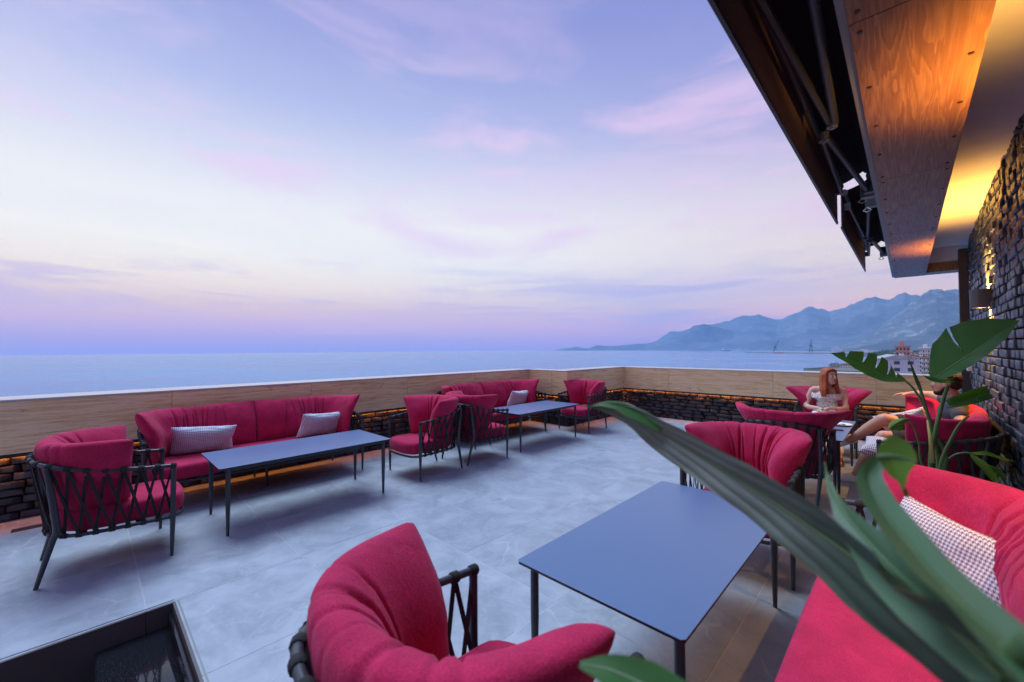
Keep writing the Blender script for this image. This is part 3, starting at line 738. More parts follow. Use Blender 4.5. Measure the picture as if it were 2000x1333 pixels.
prt('end_panel', (.2225, 8.63, .136), (.66, 8.92, .42), M['plaster'], sf)

# ------------------------------------------------------------------ awnings
def awning(label, y0, y1, arms, brk, dx=0.0):
    t = thing('retracted_awning', label, 'awning', (0, 0, 0), 0, 'awnings along the roof edge')
    t.location.x = dx; q = MB(); n_ = 24
    V = []; Fc = []
    for i in range(n_+1):
        y = y0+.02+(y1-y0-.04)*i/n_
        for j in range(7):
            k = j/6; V.append((-.155-.225*k, y, 2.93-.12*k-.018*math.sin(k*math.pi)+.004*math.sin(y*9+j)))
    for i in range(n_):
        for j in range(6): Fc.append((i*7+j, (i+1)*7+j, (i+1)*7+j+1, i*7+j+1))
    o = obj('canopy_cloth', mesh(V, Fc, 180), M['awning'], t); md = o.modifiers.new('s', 'SOLIDIFY'); md.thickness = .004
    prt('valance', (-.392, y0, 2.52), (-.386, y1, 2.80), M['valance'], t)
    prt('hem_bar', (-.396, y0, 2.5), (-.383, y1, 2.5195), M['dark_grey'], t)
    q = MB(); q.tube([(-.37, y0, 2.80), (-.37, y1, 2.80)], .028, 12); obj('front_bar', q.mesh(), M['dark_grey'], t)
    q = MB(); q.tube([(-.19, y0, 2.90), (-.19, y1, 2.90)], .04, 14); obj('roller', q.mesh(), M['awning'], t)
    for (e, f_, b_) in arms:
        q = MB(); q.tube([(e[0], e[1], 2.65), (f_[0], f_[1], 2.69)], .0145, 12)
        q.tube([(e[0]+.004, e[1], 2.668), (f_[0]+.004, f_[1], 2.708)], .007, 8); obj('front_arm', q.mesh(), M['dark_grey'], t)
        q = MB(); q.tube([(e[0]+.022, e[1]+.004, 2.652), (b_[0], b_[1], 2.70)], .0175, 12); obj('back_arm', q.mesh(), M['dark_grey'], t)
        q = MB(); q.tube([(e[0]+.011, e[1], 2.628), (e[0]+.011, e[1], 2.675)], .024, 14); q.tube([(e[0]+.011, e[1], 2.620), (e[0]+.011, e[1], 2.6279)], .012, 10); obj('elbow_joint', q.mesh(), M['greymetal'], t)
        prt('arm_bracket', (b_[0]-.02, b_[1]-.03, 2.675), (-.151, b_[1]+.03, 2.74), M['greymetal'], t)
        prt('front_bracket', (f_[0]-.034, f_[1]-.018, 2.675), (f_[0]+.012, f_[1]+.018, 2.73), M['greymetal'], t)
    for y in brk:
        prt('wall_bracket', (-.24, y-.035, 2.66), (-.151, y+.035, 2.78), M['greymetal'], t, .006)
        q = MB(); q.tube([(-.225, y-.06, 2.65), (-.25, y-.08, 2.62), (-.225, y-.1, 2.60), (-.20, y-.08, 2.62), (-.225, y-.06, 2.65)], .004, 6); obj('crank_eye', q.mesh(), M['white'], t)
    return t
awning('long dark awning folded back along the near roof edge', -1.2, 4.225, [((-.267, 2.643), (-.372, 1.0), (-.176, .95)), ((-.318, 2.79), (-.345, 4.0), (-.196, 4.13))], [4.2])
awning('short dark awning folded back at the far roof edge', 4.40, 7.14, [((-.312, 5.64), (-.347, 4.50), (-.221, 4.49)), ((-.285, 5.83), (-.345, 6.98), (-.21, 7.0))], [4.5, 7.05], .012)

# ------------------------------------------------------------------ wall lamps
SPOT = 150
def sconce(y, label, down=.30):
    t = thing('wall_sconce', label, 'lamp', (WALL_R-.02, y, 2.0), 0, 'up and down lights on the brick wall')
    V = []; n_ = 14; Fc = []
    pts = [(-.02-.075*math.cos(a)-.02, .062*math.sin(a)) for a in np.linspace(-math.pi/2, math.pi/2, n_)]
    pts = [(.03, -.062)] + pts + [(.03, .062)]
    k = len(pts)
    for z in (-.095, .095):
        for (a, b) in pts: V.append((a, b, z))
        for (a, b) in pts: V.append((a*.9+.0, b*.9, z))
    for i in range(k-1):
        Fc.append((i, i+1, 2*k+i+1, 2*k+i)); Fc.append((k+i+1, k+i, 3*k+i, 3*k+i+1)); Fc.append((i+1, i, k+i, k+i+1)); Fc.append((2*k+i, 2*k+i+1, 3*k+i+1, 3*k+i))
    obj('shade', mesh(V, Fc, 40), M['sconce'], t)
    prt('back_plate', (.031, -.055, -.085), (.045, .055, .085), M['sconce'], t)
    for s_ in (1, -1):
        q = MB(); q.tube([(-.03, 0, s_*.025), (-.03, 0, s_*.045)], .028, 14); obj('bulb', q.mesh(), M['bulb'], t)
        ld = bpy.data.lights.new('lamp_beam', 'SPOT'); ld.energy = SPOT*(1.0 if s_ > 0 else down); ld.color = (1.0, .48, .085); ld.spot_size = R(126 if s_ > 0 else 120); ld.spot_blend = .85; ld.shadow_soft_size = .02
        lo = bpy.data.objects.new('lamp_beam', ld); COL.objects.link(lo); lo.parent = t; lo.location = (-.03, 0, s_*.052); lo.rotation_euler = (math.pi if s_ > 0 else 0, 0, 0)
    return t
sconce(6.46, 'steel wall lamp glowing on the brick wall above the seated man', .75)
sconce(2.40, 'steel wall lamp lighting the near red sofa from the brick wall')
# ------------------------------------------------------------------ seating
def sweep_cushion(path, z0, z1, thick, creases, seed, lean=.03, flare=.10, endp=7, nu=170, nv=34, tip0=1.0, tip1=1.0, lump=.012, wing=0.0, rnd_=.10):
    """long soft cushion standing on edge along a plan path; creases = [(u, width, depth, slant)]"""
    P, ln = resample(catmull([(*p, 0) for p in path], 14), nu); V = []; Fc = []
    zc, hh = (z0+z1)/2, (z1-z0)/2
    for i in range(nu):
        u = i/(nu-1)
        t = P[min(i+1, nu-1)]-P[max(i-1, 0)]; t = t/np.linalg.norm(t); nr = np.array((t[1], -t[0], 0))   # nr points to the outside (right of travel)
        q = abs(2*u-1); e = max(1-q**endp, 0)**.5*.97+.03; ln_ = lean*(1+wing*q**2)
        side = tip0 if u < .5 else tip1
        for k in range(nv):
            a = 2*math.pi*k/nv; ca, sa = math.cos(a), math.sin(a)
            cx = math.copysign(abs(ca)**.80, ca); sz = math.copysign(abs(sa)**.72, sa)
            th = thick/2*e*(1 if sz > -.1 else .86)
            d = 0
            for (c, wd, dp, sl) in creases:
                d += .85*dp*math.exp(-(((u-c)+sl*sz*.5)/wd)**2)*(.55+.45*(1 if sz > -.2 else .3))
            th2 = max(th-d*abs(cx)**.5*(.95 if cx < 0 else .22), .008)
            hz = hh*(1+(flare*side if sz > 0 else -.05)*q**4)*(1-rnd_*q**22) - d*.16*abs(sz)
            p = P[i] + nr*(cx*th2 + (ln_*sz**1.3 if sz > 0 else ln_*.25*sz))
            lum = lump*noise.fractal(Vector((u*ln*3.2, sz*1.4+seed, cx*.8)), 1, 2, 3)
            p = p + nr*cx*lum*e
            V.append((p[0], p[1], zc + sz*hz + lum*.6*abs(sz)))
    for i in range(nu-1):
        for k in range(nv):
            k2 = (k+1) % nv; Fc.append((i*nv+k, i*nv+k2, (i+1)*nv+k2, (i+1)*nv+k))
    Fc.append(tuple(range(nv))[::-1]); Fc.append(tuple((nu-1)*nv+k for k in range(nv)))
    me = mesh(V, Fc, 75)
    bm = bmesh.new(); bm.from_mesh(me); bmesh.ops.recalc_face_normals(bm, faces=bm.faces[:]); bm.to_mesh(me); bm.free(); me.shade_smooth(); me.set_sharp_from_angle(angle=R(75))
    return me
def seat_mesh(outline, z0, z1, seed, bev=.045):
    """soft seat pad: outline pts, crowned top"""
    pts = outline; cx = sum(p[0] for p in pts)/len(pts); cy = sum(p[1] for p in pts)/len(pts)
    rings = [(z0, .955), (z0+.012, .985), (z0+.035, 1.0), (z1-.05, 1.0), (z1-.022, .988), (z1-.006, .962), (z1+.004, .92), (z1+.010, .80), (z1+.014, .55), (z1+.015, .28)]
    V = []; n_ = len(pts); sxx = max(p[0] for p in pts)-cx
    for (z, s_) in rings:
        for (x, y) in pts:
            # shrink by a distance, not a ratio, so long pads keep even rims
            dx, dy = x-cx, y-cy
            if s_ > .9: ix = dx*(1-(1-s_)*.35/max(abs(sxx), .35)*1.0) if abs(sxx) > .5 else dx*s_; iy = dy*s_
            else: ix, iy = dx*(s_ if abs(sxx) < .5 else 1-(1-s_)*.6), dy*s_
            V.append((cx+ix, cy+iy, z + .006*noise.noise(Vector((x*4, y*4, seed+z*6)))))
    V.append((cx, cy, z1+.015)); Fc = [tuple(range(n_))[::-1]]
    for r_ in range(len(rings)-1):
        for k in range(n_):
            k2 = (k+1) % n_; Fc.append((r_*n_+k, r_*n_+k2, (r_+1)*n_+k2, (r_+1)*n_+k))
    b = (len(rings)-1)*n_
    for k in range(n_): Fc.append((b+k, b+(k+1) % n_, len(V)-1))
    return mesh(V, Fc, 75)
def lattice(t, top, bot, nodes, skip=()):
    """crossed rope bands between the arm rail and the seat frame, each a part"""
    T, _ = resample(top, nodes); B, _ = resample(bot, nodes)
    for i in range(nodes):
        out = Vector((T[i][0], T[i][1]+.05, 0)); out = out if out.length > .05 else Vector((0, -1, 0))
        for s_ in (1, -1):
            j = i+s_
            if j < 0 or j >= nodes:
                if i in (0, nodes-1): j = i
                else: continue
            q = MB(); a, b = Vector(T[i]), Vector(B[j])
            q.strap(a, b, out, .017, .006, .006*s_)
            if s_ > 0:
                tt = Vector(T[min(i+1, nodes-1)]-T[max(i-1, 0)]).normalized(); bt = Vector(B[min(j+1, nodes-1)]-B[max(j-1, 0)]).normalized()
                q.tube([a-tt*.017, a-tt*.012, a+tt*.012, a+tt*.017], [.0175, .021, .021, .0175], 10); q.tube([b-bt*.015, b+bt*.015], .0175, 8)
            obj('rope_band', q.mesh(40), M['rope'], t)

def make_armchair():
    t = thing('armchair', 'x', 'armchair')
    side = [(-.337, .337, .655), (-.338, .16, .672), (-.336, -.02, .70), (-.325, -.17, .732), (-.285, -.275, .762), (-.20, -.338, .780), (-.10, -.366, .787), (0, -.374, .789)]
    top = side + [(-x, y, z) for x, y, z in side[-2::-1]]
    top = [tuple(p) for p in catmull(top, 5)]
    lows = [(-.315, .335, .278), (-.316, .15, .282), (-.308, -.03, .286), (-.285, -.15, .29), (-.225, -.235, .293), (-.12, -.285, .295), (0, -.298, .296)]
    bot = lows + [(-x, y, z) for x, y, z in lows[-2::-1]]; bot = [tuple(p) for p in catmull(bot, 5)]
    q = MB(); q.tube(top, .0145, 10); obj('arm_rail', q.mesh(), M['metal'], t)
    front = [tuple(p) for p in catmull([(.315, .335, .278), (.24, .395, .274), (.12, .415, .272), (0, .42, .272), (-.12, .415, .272), (-.24, .395, .274), (-.315, .335, .278)], 4)]
    q = MB(); q.tube(bot+front[1:-1], .0125, 8, closed=True); obj('seat_frame', q.mesh(), M['metal'], t)
    for s_ in (-1, 1):
        q = MB(); q.tube([(s_*.337, .339, .668), (s_*.337, .338, .655), (s_*.337, .337, .30), (s_*.336, .333, .0)], [.0145, .0165, .0175, .0105], 12); obj('leg', q.mesh(), M['metal'], t)
        q = MB(); q.tube([(s_*.298, -.290, .758), (s_*.298, -.265, .60), (s_*.297, -.238, .37), (s_*.295, -.238, .335), (s_*.290, -.255, .29), (s_*.268, -.325, 0)], [.013, .018, .0195, .0195, .018, .0115], 12); obj('leg', q.mesh(), M['metal'], t)
    q = MB()
    for y in (-.12, .02, .16): q.box((-.30, y-.02, .278), (.30, y+.02, .284))
    obj('seat_slats', q.mesh(None), M['metal'], t)
    lattice(t, top, bot, 22)
    ol = [(.285, .30), (.27, .37), (.20, .415), (.10, .432), (0, .436), (-.10, .432), (-.20, .415), (-.27, .37), (-.285, .30), (-.29, .15), (-.285, -.03), (-.25, -.14), (-.18, -.22), (-.09, -.262), (0, -.272), (.09, -.262), (.18, -.22), (.25, -.14), (.285, -.03), (.29, .15)]
    ol = [tuple(p[:2]) for p in resample(catmull([(*p, 0) for p in ol+[ol[0]]], 4), 65)[0][:-1]]
    obj('seat_cushion', seat_mesh(ol, .298, .425, 1.0), M['crimson'], t)
    path = [(-.240, .115), (-.240, .03), (-.232, -.06), (-.205, -.135), (-.15, -.190), (-.08, -.216), (0, -.224), (.08, -.216), (.15, -.190), (.205, -.135), (.232, -.06), (.240, .03), (.240, .115)]
    cr = [(.285, .006, .034, .03), (.335, .008, .055, -.02), (.378, .006, .040, .035), (.43, .008, .050, .02), (.475, .005, .022, -.03), (.565, .006, .034, -.04), (.605, .009, .055, .02), (.665, .007, .050, -.03), (.712, .006, .036, -.02)]
    obj('back_cushion', sweep_cushion(path, .418, .900, .190, cr, 3.0, .080, .03, 12, wing=1.0), M['crimson'], t)
    t['wide'] = 0
    return t, sweep_cushion(path, .418, .905, .190, cr, 8.0, .135, .03, 12, wing=.9)
chair0, wide_cushion = make_armchair(); del chair0['wide']
chair_specs = [
    (-4.25, .118, 0, 'crimson armchair with rope lattice arms at the far left, its back to the stairwell'),
    (-4.345, 2.985, 180, 'crimson armchair facing the left end of the long left table'),
    (-4.36, 3.735, 0, 'crimson armchair standing back to back with the one at the left table'),
    (-4.385, 6.50, 178, 'small looking crimson armchair in the far corner by the parapet jog'),
    (-.875, .70, 0, 'nearest crimson armchair cut off by the bottom of the picture'),
    (-.868, 3.385, 180, 'crimson armchair behind the large grey leaf, facing the near table'),
    (-.885, 4.93, 0, 'crimson armchair seen from behind at the couple\'s table'),
    (-.85, 7.545, 180, 'crimson armchair in which the red haired woman sits')]
for k, (x, y, a, lab) in enumerate(chair_specs):
    t = chair0 if k == 0 else copy_tree(chair0)
    t.location = (x, y, 0); t.rotation_euler = (0, 0, R(a)); tag(t, lab, 'armchair', 'crimson lattice armchairs')
    if k in (6, 7):
        for c in t.children:
            if c.name.startswith('back_cushion'): c.data = wide_cushion; (wide_cushion.materials or wide_cushion.materials.append(M['crimson']))

def make_sofa():
    t = thing('sofa', 'x', 'sofa'); HL = 1.03
    side = [(-HL, .36, .655), (-HL-.005, .18, .672), (-HL-.003, 0, .70), (-HL+.012, -.17, .735), (-HL+.06, -.29, .762), (-HL+.15, -.36, .78), (-HL+.32, -.39, .788), (-.35, -.392, .79), (0, -.392, .79)]
    top = [tuple(p) for p in catmull(side + [(-x, y, z) for x, y, z in side[-2::-1]], 5)]
    lows = [(-HL+.02, .35, .278), (-HL+.02, .15, .282), (-HL+.03, -.03, .286), (-HL+.05, -.16, .29), (-HL+.11, -.25, .293), (-HL+.22, -.30, .295), (-.4, -.31, .296), (0, -.31, .296)]
    bot = [tuple(p) for p in catmull(lows + [(-x, y, z) for x, y, z in lows[-2::-1]], 5)]
    q = MB(); q.tube(top, .0145, 10); obj('arm_rail', q.mesh(), M['metal'], t)
    front = [(HL-.1, .40, .274), (.5, .415, .272), (0, .42, .272), (-.5, .415, .272), (-HL+.1, .40, .274)]
    q = MB(); q.tube(bot+front, .0125, 8, closed=True); obj('seat_frame', q.mesh(), M['metal'], t)
    for s_ in (-1, 1):
        q = MB(); q.tube([(s_*HL, .362, .668), (s_*HL, .361, .655), (s_*HL, .36, .30), (s_*HL, .355, .0)], [.0145, .0165, .0175, .0105], 12); obj('leg', q.mesh(), M['metal'], t)
        q = MB(); q.tube([(s_*(HL-.06), -.29, .758), (s_*(HL-.06), -.265, .60), (s_*(HL-.06), -.238, .335), (s_*(HL-.09), -.335, 0)], [.013, .018, .0195, .0115], 12); obj('leg', q.mesh(), M['metal'], t)
    for y in (.20, -.27):
        q = MB(); q.tube([(0, y, .28), (0, y, 0)], [.0175, .0105], 12); obj('leg', q.mesh(), M['metal'], t)
    q = MB()
    for k in range(9): x = -.9+k*.225; q.box((x-.03, -.30, .278), (x+.03, .40, .284))
    obj('seat_slats', q.mesh(None), M['metal'], t)
    lattice(t, top, bot, 44)
    a, b = HL-.035, .41
    ol = [(a, .30), (a-.02, .37), (a-.08, b), (.5, b+.01), (0, b+.012), (-.5, b+.01), (-a+.08, b), (-a+.02, .37), (-a, .30), (-a, 0), (-a+.01, -.18), (-a+.08, -.27), (-.5, -.29), (0, -.295), (.5, -.29), (a-.08, -.27), (a-.01, -.18), (a, 0)]
    ol = [tuple(p[:2]) for p in resample(catmull([(*p, 0) for p in ol+[ol[0]]], 5), 121)[0][:-1]]
    obj('seat_cushion', seat_mesh(ol, .298, .425, 2.0), M['crimson'], t)
    for s_ in (-1, 1):
        path = [(.003, -.222), (.20, -.226), (.42, -.228), (.62, -.222), (.78, -.185), (.88, -.10), (.925, .0), (.94, .10), (.94, .19)]
        if s_ < 0: path = [(-x, y) for x, y in path]
        cr = [(.40, .006, .028, .05), (.43, .006, .038, .02), (.465, .006, .042, -.02), (.50, .006, .030, .03), (.535, .007, .042, -.03), (.575, .006, .034, .04), (.62, .008, .030, -.03), (.34, .006, .022, .06), (.25, .006, .02, -.05)]
        if s_ < 0: path = path[::-1]; cr = [(1-a_, b_, c_, -d_) for a_, b_, c_, d_ in cr]
        me = sweep_cushion(path, .418, .895, .165, cr, 5.0+s_, .075, .12, 6, 190, 34, tip0=(.12 if s_ > 0 else 1.0), tip1=(1.0 if s_ > 0 else .12), lump=.02, wing=.8, rnd_=0)
        obj('back_cushion', me, M['crimson'], t)
    return t
sofa0 = make_sofa()
for k, (x, y, a, lab) in enumerate([(-5.325, 1.40, -90, 'crimson two-cushion sofa against the left parapet behind the long left table'),
                                    (-5.325, 5.02, -90, 'crimson sofa against the left parapet near the far corner'),
                                    (.085, 1.85, 90, 'bright red lit sofa in the near right corner behind the leaves'),
                                    (.165, 5.95, 90, 'crimson sofa along the brick wall on which the man sits')]):
    t = sofa0 if k == 0 else copy_tree(sofa0)
    t.location = (x, y, 0); t.rotation_euler = (0, 0, R(a)); tag(t, lab, 'sofa', 'crimson lattice sofas')

# ------------------------------------------------------------------ throw pillows
def pillow_mesh(wd, ht, th, seed, n_=30, m_=20):
    V = []; Fc = []
    for s_ in (1, -1):
        for i in range(n_+1):
            for j in range(m_+1):
                a, b = -1+2*i/n_, -1+2*j/m_
                k = ((1-a**4)*(1-b**4))**.55
                pin = 1-.10*(1-abs(b))*abs(a)**2; pin2 = 1-.16*(1-abs(a)**1.5)*abs(b)**2
                x, z = a*wd/2*pin, b*ht/2*pin2
                y = s_*th/2*k + .008*noise.fractal(Vector((a*2.4, b*2, seed)), 1, 2, 3) + .012*noise.noise(Vector((a*1.1, seed, b)))
                V.append((x, y, z))
    off = (n_+1)*(m_+1)
    for s_ in range(2):
        for i in range(n_):
            for j in range(m_):
                q = [s_*off+i*(m_+1)+j, s_*off+(i+1)*(m_+1)+j, s_*off+(i+1)*(m_+1)+j+1, s_*off+i*(m_+1)+j+1]
                Fc.append(tuple(q) if s_ else tuple(q[::-1]))
    me = mesh(V, Fc, 180); bm = bmesh.new(); bm.from_mesh(me); bmesh.ops.remove_doubles(bm, verts=bm.verts[:], dist=.0008); bmesh.ops.recalc_face_normals(bm, faces=bm.faces[:]); bm.to_mesh(me); bm.free(); me.shade_smooth()
    return me
PM = [pillow_mesh(.55, .33, .14, s) for s in (1.3, 4.7, 8.1)]
def pillow(loc, rot, lab, k=0, mat='hounds'):
    o = obj('throw_pillow', PM[k], M[mat], None, loc, rot); tag(o, lab, 'pillow', 'houndstooth throw pillows'); return o
pillow((-5.32, .86, .575), (R(-24), R(-4), R(-97)), 'houndstooth pillow leaning at the left end of the left sofa', 0, 'hounds_pale')
pillow((-5.31, 2.05, .575), (R(-24), R(-3), R(-80)), 'houndstooth pillow leaning at the right end of the left sofa', 1, 'hounds_pale')
pillow((-5.30, 5.66, .575), (R(-24), R(-3), R(-82)), 'pale pillow on the far left sofa near the corner', 2, 'hounds_small')
pillow((.12, 2.56, .61), (R(-26), R(6), R(-42)), 'houndstooth pillow on the bright red near right sofa', 0)
pillow((-.07, 5.34, .515), (R(-72), R(6), R(-8)), 'houndstooth pillow lying flat on the near end of the man\'s sofa', 1)
pillow((-.02, 6.72, .60), (R(-30), R(20), R(150)), 'houndstooth pillow tucked behind the man\'s raised knee', 2)

# ------------------------------------------------------------------ tables
def make_table():
    t = thing('coffee_table', 'x', 'table'); W_, L_, Ht = .74, 1.51, .56
    o = obj('table_top', extrude_outline([(x, y) for x, y in
        [(W_/2-.012, -L_/2), (W_/2, -L_/2+.012), (W_/2, L_/2-.012), (W_/2-.012, L_/2), (-W_/2+.012, L_/2), (-W_/2, L_/2-.012), (-W_/2, -L_/2+.012), (-W_/2+.012, -L_/2)]], Ht-.003, Ht, .0012, 2), M['laminate'], t)
    obj('edge_band', extrude_outline([(x, y) for x, y in
        [(W_/2-.013, -L_/2+.001), (W_/2-.001, -L_/2+.013), (W_/2-.001, L_/2-.013), (W_/2-.013, L_/2-.001), (-W_/2+.013, L_/2-.001), (-W_/2+.001, L_/2-.013), (-W_/2+.001, -L_/2+.013), (-W_/2+.013, -L_/2+.001)]], Ht-.0135, Ht-.0031, .0015, 1), M['edge'], t)
    for sx_ in (-1, 1):
        for sy_ in (-1, 1):
            q = MB(); q.tube([(sx_*.325, sy_*.685, Ht-.014), (sx_*.325, sy_*.685, .3), (sx_*.325, sy_*.685, 0)], [.0185, .0185, .011], 14); obj('leg', q.mesh(), M['metal'], t)
    q = MB()
    for sx_ in (-1, 1): q.box((sx_*.325-.012, -.665, Ht-.040), (sx_*.325+.012, .665, Ht-.0145))
    for sy_ in (-1, 1): q.box((-.31, sy_*.685-.012, Ht-.041), (.31, sy_*.685+.012, Ht-.0145))
    obj('apron_frame', q.mesh(None), M['metal'], t)
    return t
tab0 = make_table()
for k, (x, y, a, lab) in enumerate([(-4.315, 1.495, 0, 'long dark low table in front of the left sofa'), (-4.40, 5.085, 0, 'dark low table in front of the far left sofa'),
                                    (-.90, 2.095, 0, 'large dark low table in the foreground right of centre'), (-.85, 6.03, 0, 'dark low table with glasses and plates between the couple')]):
    t = tab0 if k == 0 else copy_tree(tab0)
    t.location = (x, y, 0); t.rotation_euler = (0, 0, R(a)); tag(t, lab, 'table', 'dark low tables')
# things on the couple's table
TZ = .5605
def lathe(prof, n_=24):
    V = []; Fc = []
    for r_, z in prof:
        for k in range(n_): V.append((r_*math.cos(2*math.pi*k/n_), r_*math.sin(2*math.pi*k/n_), z))
    for i in range(len(prof)-1):
        for k in range(n_):
            k2 = (k+1) % n_; Fc.append((i*n_+k, i*n_+k2, (i+1)*n_+k2, (i+1)*n_+k))
    return mesh(V, Fc, 50)
M['glass'] = Mat('clear_glass', (.95, .97, 1), .03, .5, Transmission_Weight=1.0, IOR=1.45).m
M['drink'] = Mat('pale_drink', (.75, .68, .58), .2).m
M['straw'] = Mat('teal_straw', (.02, .30, .36), .4).m
gl = thing('wine_glass', 'stemless wine glass with pale drink in front of the woman', 'glass', (-.70, 6.66, TZ))
obj('bowl', lathe([(.0, .001), (.028, .001), (.03, .004), (.006, .010), (.005, .075), (.02, .085), (.038, .11), (.041, .14), (.034, .185), (.033, .185), (.039, .14), (.036, .112), (.018, .09), (0, .088)]), M['glass'], gl)
obj('drink', lathe([(.0, .0925), (.016, .094), (.032, .112), (.035, .128), (0, .128)]), M['drink'], gl)
g2 = thing('tumbler', 'drinking glass with teal straw at the woman\'s hand', 'glass', (-.815, 6.60, TZ))
obj('glass', lathe([(0, .001), (.028, .001), (.032, .10), (.0305, .10), (.027, .006), (0, .006)]), M['glass'], g2)
obj('drink', lathe([(0, .007), (.0262, .007), (.0295, .08), (0, .08)]), M['drink'], g2)
q = MB(); q.tube([(-.01, 0, .012), (.022, .0, .17)], .0035, 8); obj('straw', q.mesh(), M['straw'], g2)
for (x, y, rr, lab) in ((-.60, 6.33, .12, 'white oval plate with food scraps at the table corner'), (-.93, 6.62, .105, 'white plate behind the high red cushion on the table')):
    p = thing('dinner_plate', lab, 'plate', (x, y, TZ), 0, 'plates on the couple\'s table')
    obj('dish', lathe([(0, .001), (rr*.6, .001), (rr, .016), (rr*1.0, .019), (rr*.62, .006), (0, .005)], 30), M['ceramic'], p)
    mf = Mat('food_scraps_%d' % int(rr*1000), (.10, .06, .02), .7).m; q = MB(); rn = random.Random(5)
    for k in range(7): q.ell((rn.uniform(-.05, .05), rn.uniform(-.05, .05), .010), (.011, .008, .005), 8, 5)
    obj('food', q.mesh(), mf, p)
o = obj('napkin', bevbox(.10, .055, .012, .004, 2), Mat('dark_red_napkin', (.12, .012, .03), .8).m, None, (-.58, 5.92, TZ+.006), (0, 0, R(12))); tag(o, 'small dark red folded napkin on the table edge', 'napkin')
bw_ = thing('serving_bowl', 'white bowl held low in front of the woman', 'bowl', (-.99, 6.70, TZ)); obj('dish', lathe([(0, .001), (.035, .001), (.075, .05), (.072, .052), (.032, .008), (0, .007)]), M['ceramic'], bw_)
q = MB(); q.tube([(-.02, 0, .02), (.07, .02, .085)], .004, 6); obj('spoon', q.mesh(), M['greymetal'], bw_)
# ------------------------------------------------------------------ people
def blob(name, parts, mat, parent, voxel=.009, smooth=6):
    """continuous body surface: overlapping tapered limbs fused into one skin"""
    q = MB()
    for p in parts:
        if p[0] == 'l':                                   # limb: list of (point, radius)
            pts = [Vector(a) for a, _ in p[1]]; rr = [b for _, b in p[1]]
            P, _ = resample(pts, max(4, len(pts)*4)); d = np.r_[0, np.cumsum([ (pts[i+1]-pts[i]).length for i in range(len(pts)-1)])]
            rs = np.interp(np.linspace(0, d[-1], len(P)), d, rr)
            q.tube([Vector(x) for x in P], list(rs), 12)
            for a, b in ((P[0], rs[0]), (P[-1], rs[-1])): q.ell(a, b, 10, 8)
            for a, b in zip(pts[1:-1], rr[1:-1]): q.ell(a, b, 10, 8)
        else:
            q.ell(p[1], p[2], 16, 12, p[3] if len(p) > 3 else None)
    o = obj(name, mesh(q.v, q.f, 180), mat, parent)
    md = o.modifiers.new('fuse', 'REMESH'); md.mode = 'VOXEL'; md.voxel_size = voxel; md.use_smooth_shade = True
    ms = o.modifiers.new('soft', 'SMOOTH'); ms.factor = .5; ms.iterations = smooth
    return o
def skin(name, c, c2):
    m = Mat(name, c, .5, .4); m.col(m.mix(m.noise(m.coord('Object'), 18, 5), c, c2)); m.b.inputs['Subsurface Weight'].default_value = .12; m.b.inputs['Subsurface Radius'].default_value = (.02, .008, .004)
    m.bump(m.noise(m.coord('Object'), 120, 3), .08, .003); return m.m
M['skin_w'] = skin('fair_skin', (.60, .34, .25), (.66, .38, .29)); M['skin_m'] = skin('tanned_skin', (.46, .24, .16), (.54, .29, .20))
m = Mat('copper_red_hair', (.36, .075, .02), .5, .4); m.col(m.mix(m.noise(m.coord('Object', (1, 1, .08)), 90, 4), (.24, .045, .012), (.50, .13, .035))); m.bump(m.noise(m.coord('Object', (1, 1, .06)), 120, 3), .7, .01); M['hair_red'] = m.m
m = Mat('short_dark_hair', (.018, .012, .010), .6, .3); m.bump(m.noise(m.coord('Object'), 160, 3), .9, .01); M['hair_dark'] = m.m
m = Mat('white_patterned_top', (.72, .70, .70), .85, .2); m.col(m.mix(m.rng(m.noise(m.coord('Object'), 38, 3, .6), .56, .62, 0, .75), (.74, .72, .72), (.20, .19, .24))); m.bump(m.noise(m.coord('Object', (1, 1, .3)), 40, 3), .5, .01); M['top_w'] = m.m
M['pants_w'] = Mat('white_trousers', (.70, .68, .70), .9, .2).m
m = Mat('charcoal_tshirt', (.075, .08, .10), .9, .2); m.bump(m.noise(m.coord('Object'), 16, 5), .5, .015); M['tshirt'] = m.m
m = Mat('black_shorts', (.022, .020, .026), .8, .25); m.bump(m.noise(m.coord('Object'), 20, 4), .5, .012); M['shorts'] = m.m
M['lip'] = Mat('lips', (.42, .11, .11), .4).m; M['eye'] = Mat('eye_white', (.7, .7, .7), .2).m; M['iris'] = Mat('dark_iris', (.03, .02, .015), .2).m
M['brow'] = Mat('eyebrow', (.10, .03, .012), .8).m; M['sandal'] = Mat('brown_sandal', (.14, .05, .035), .5).m; M['gold'] = Mat('gold', (.7, .5, .2), .3, .5, 1).m
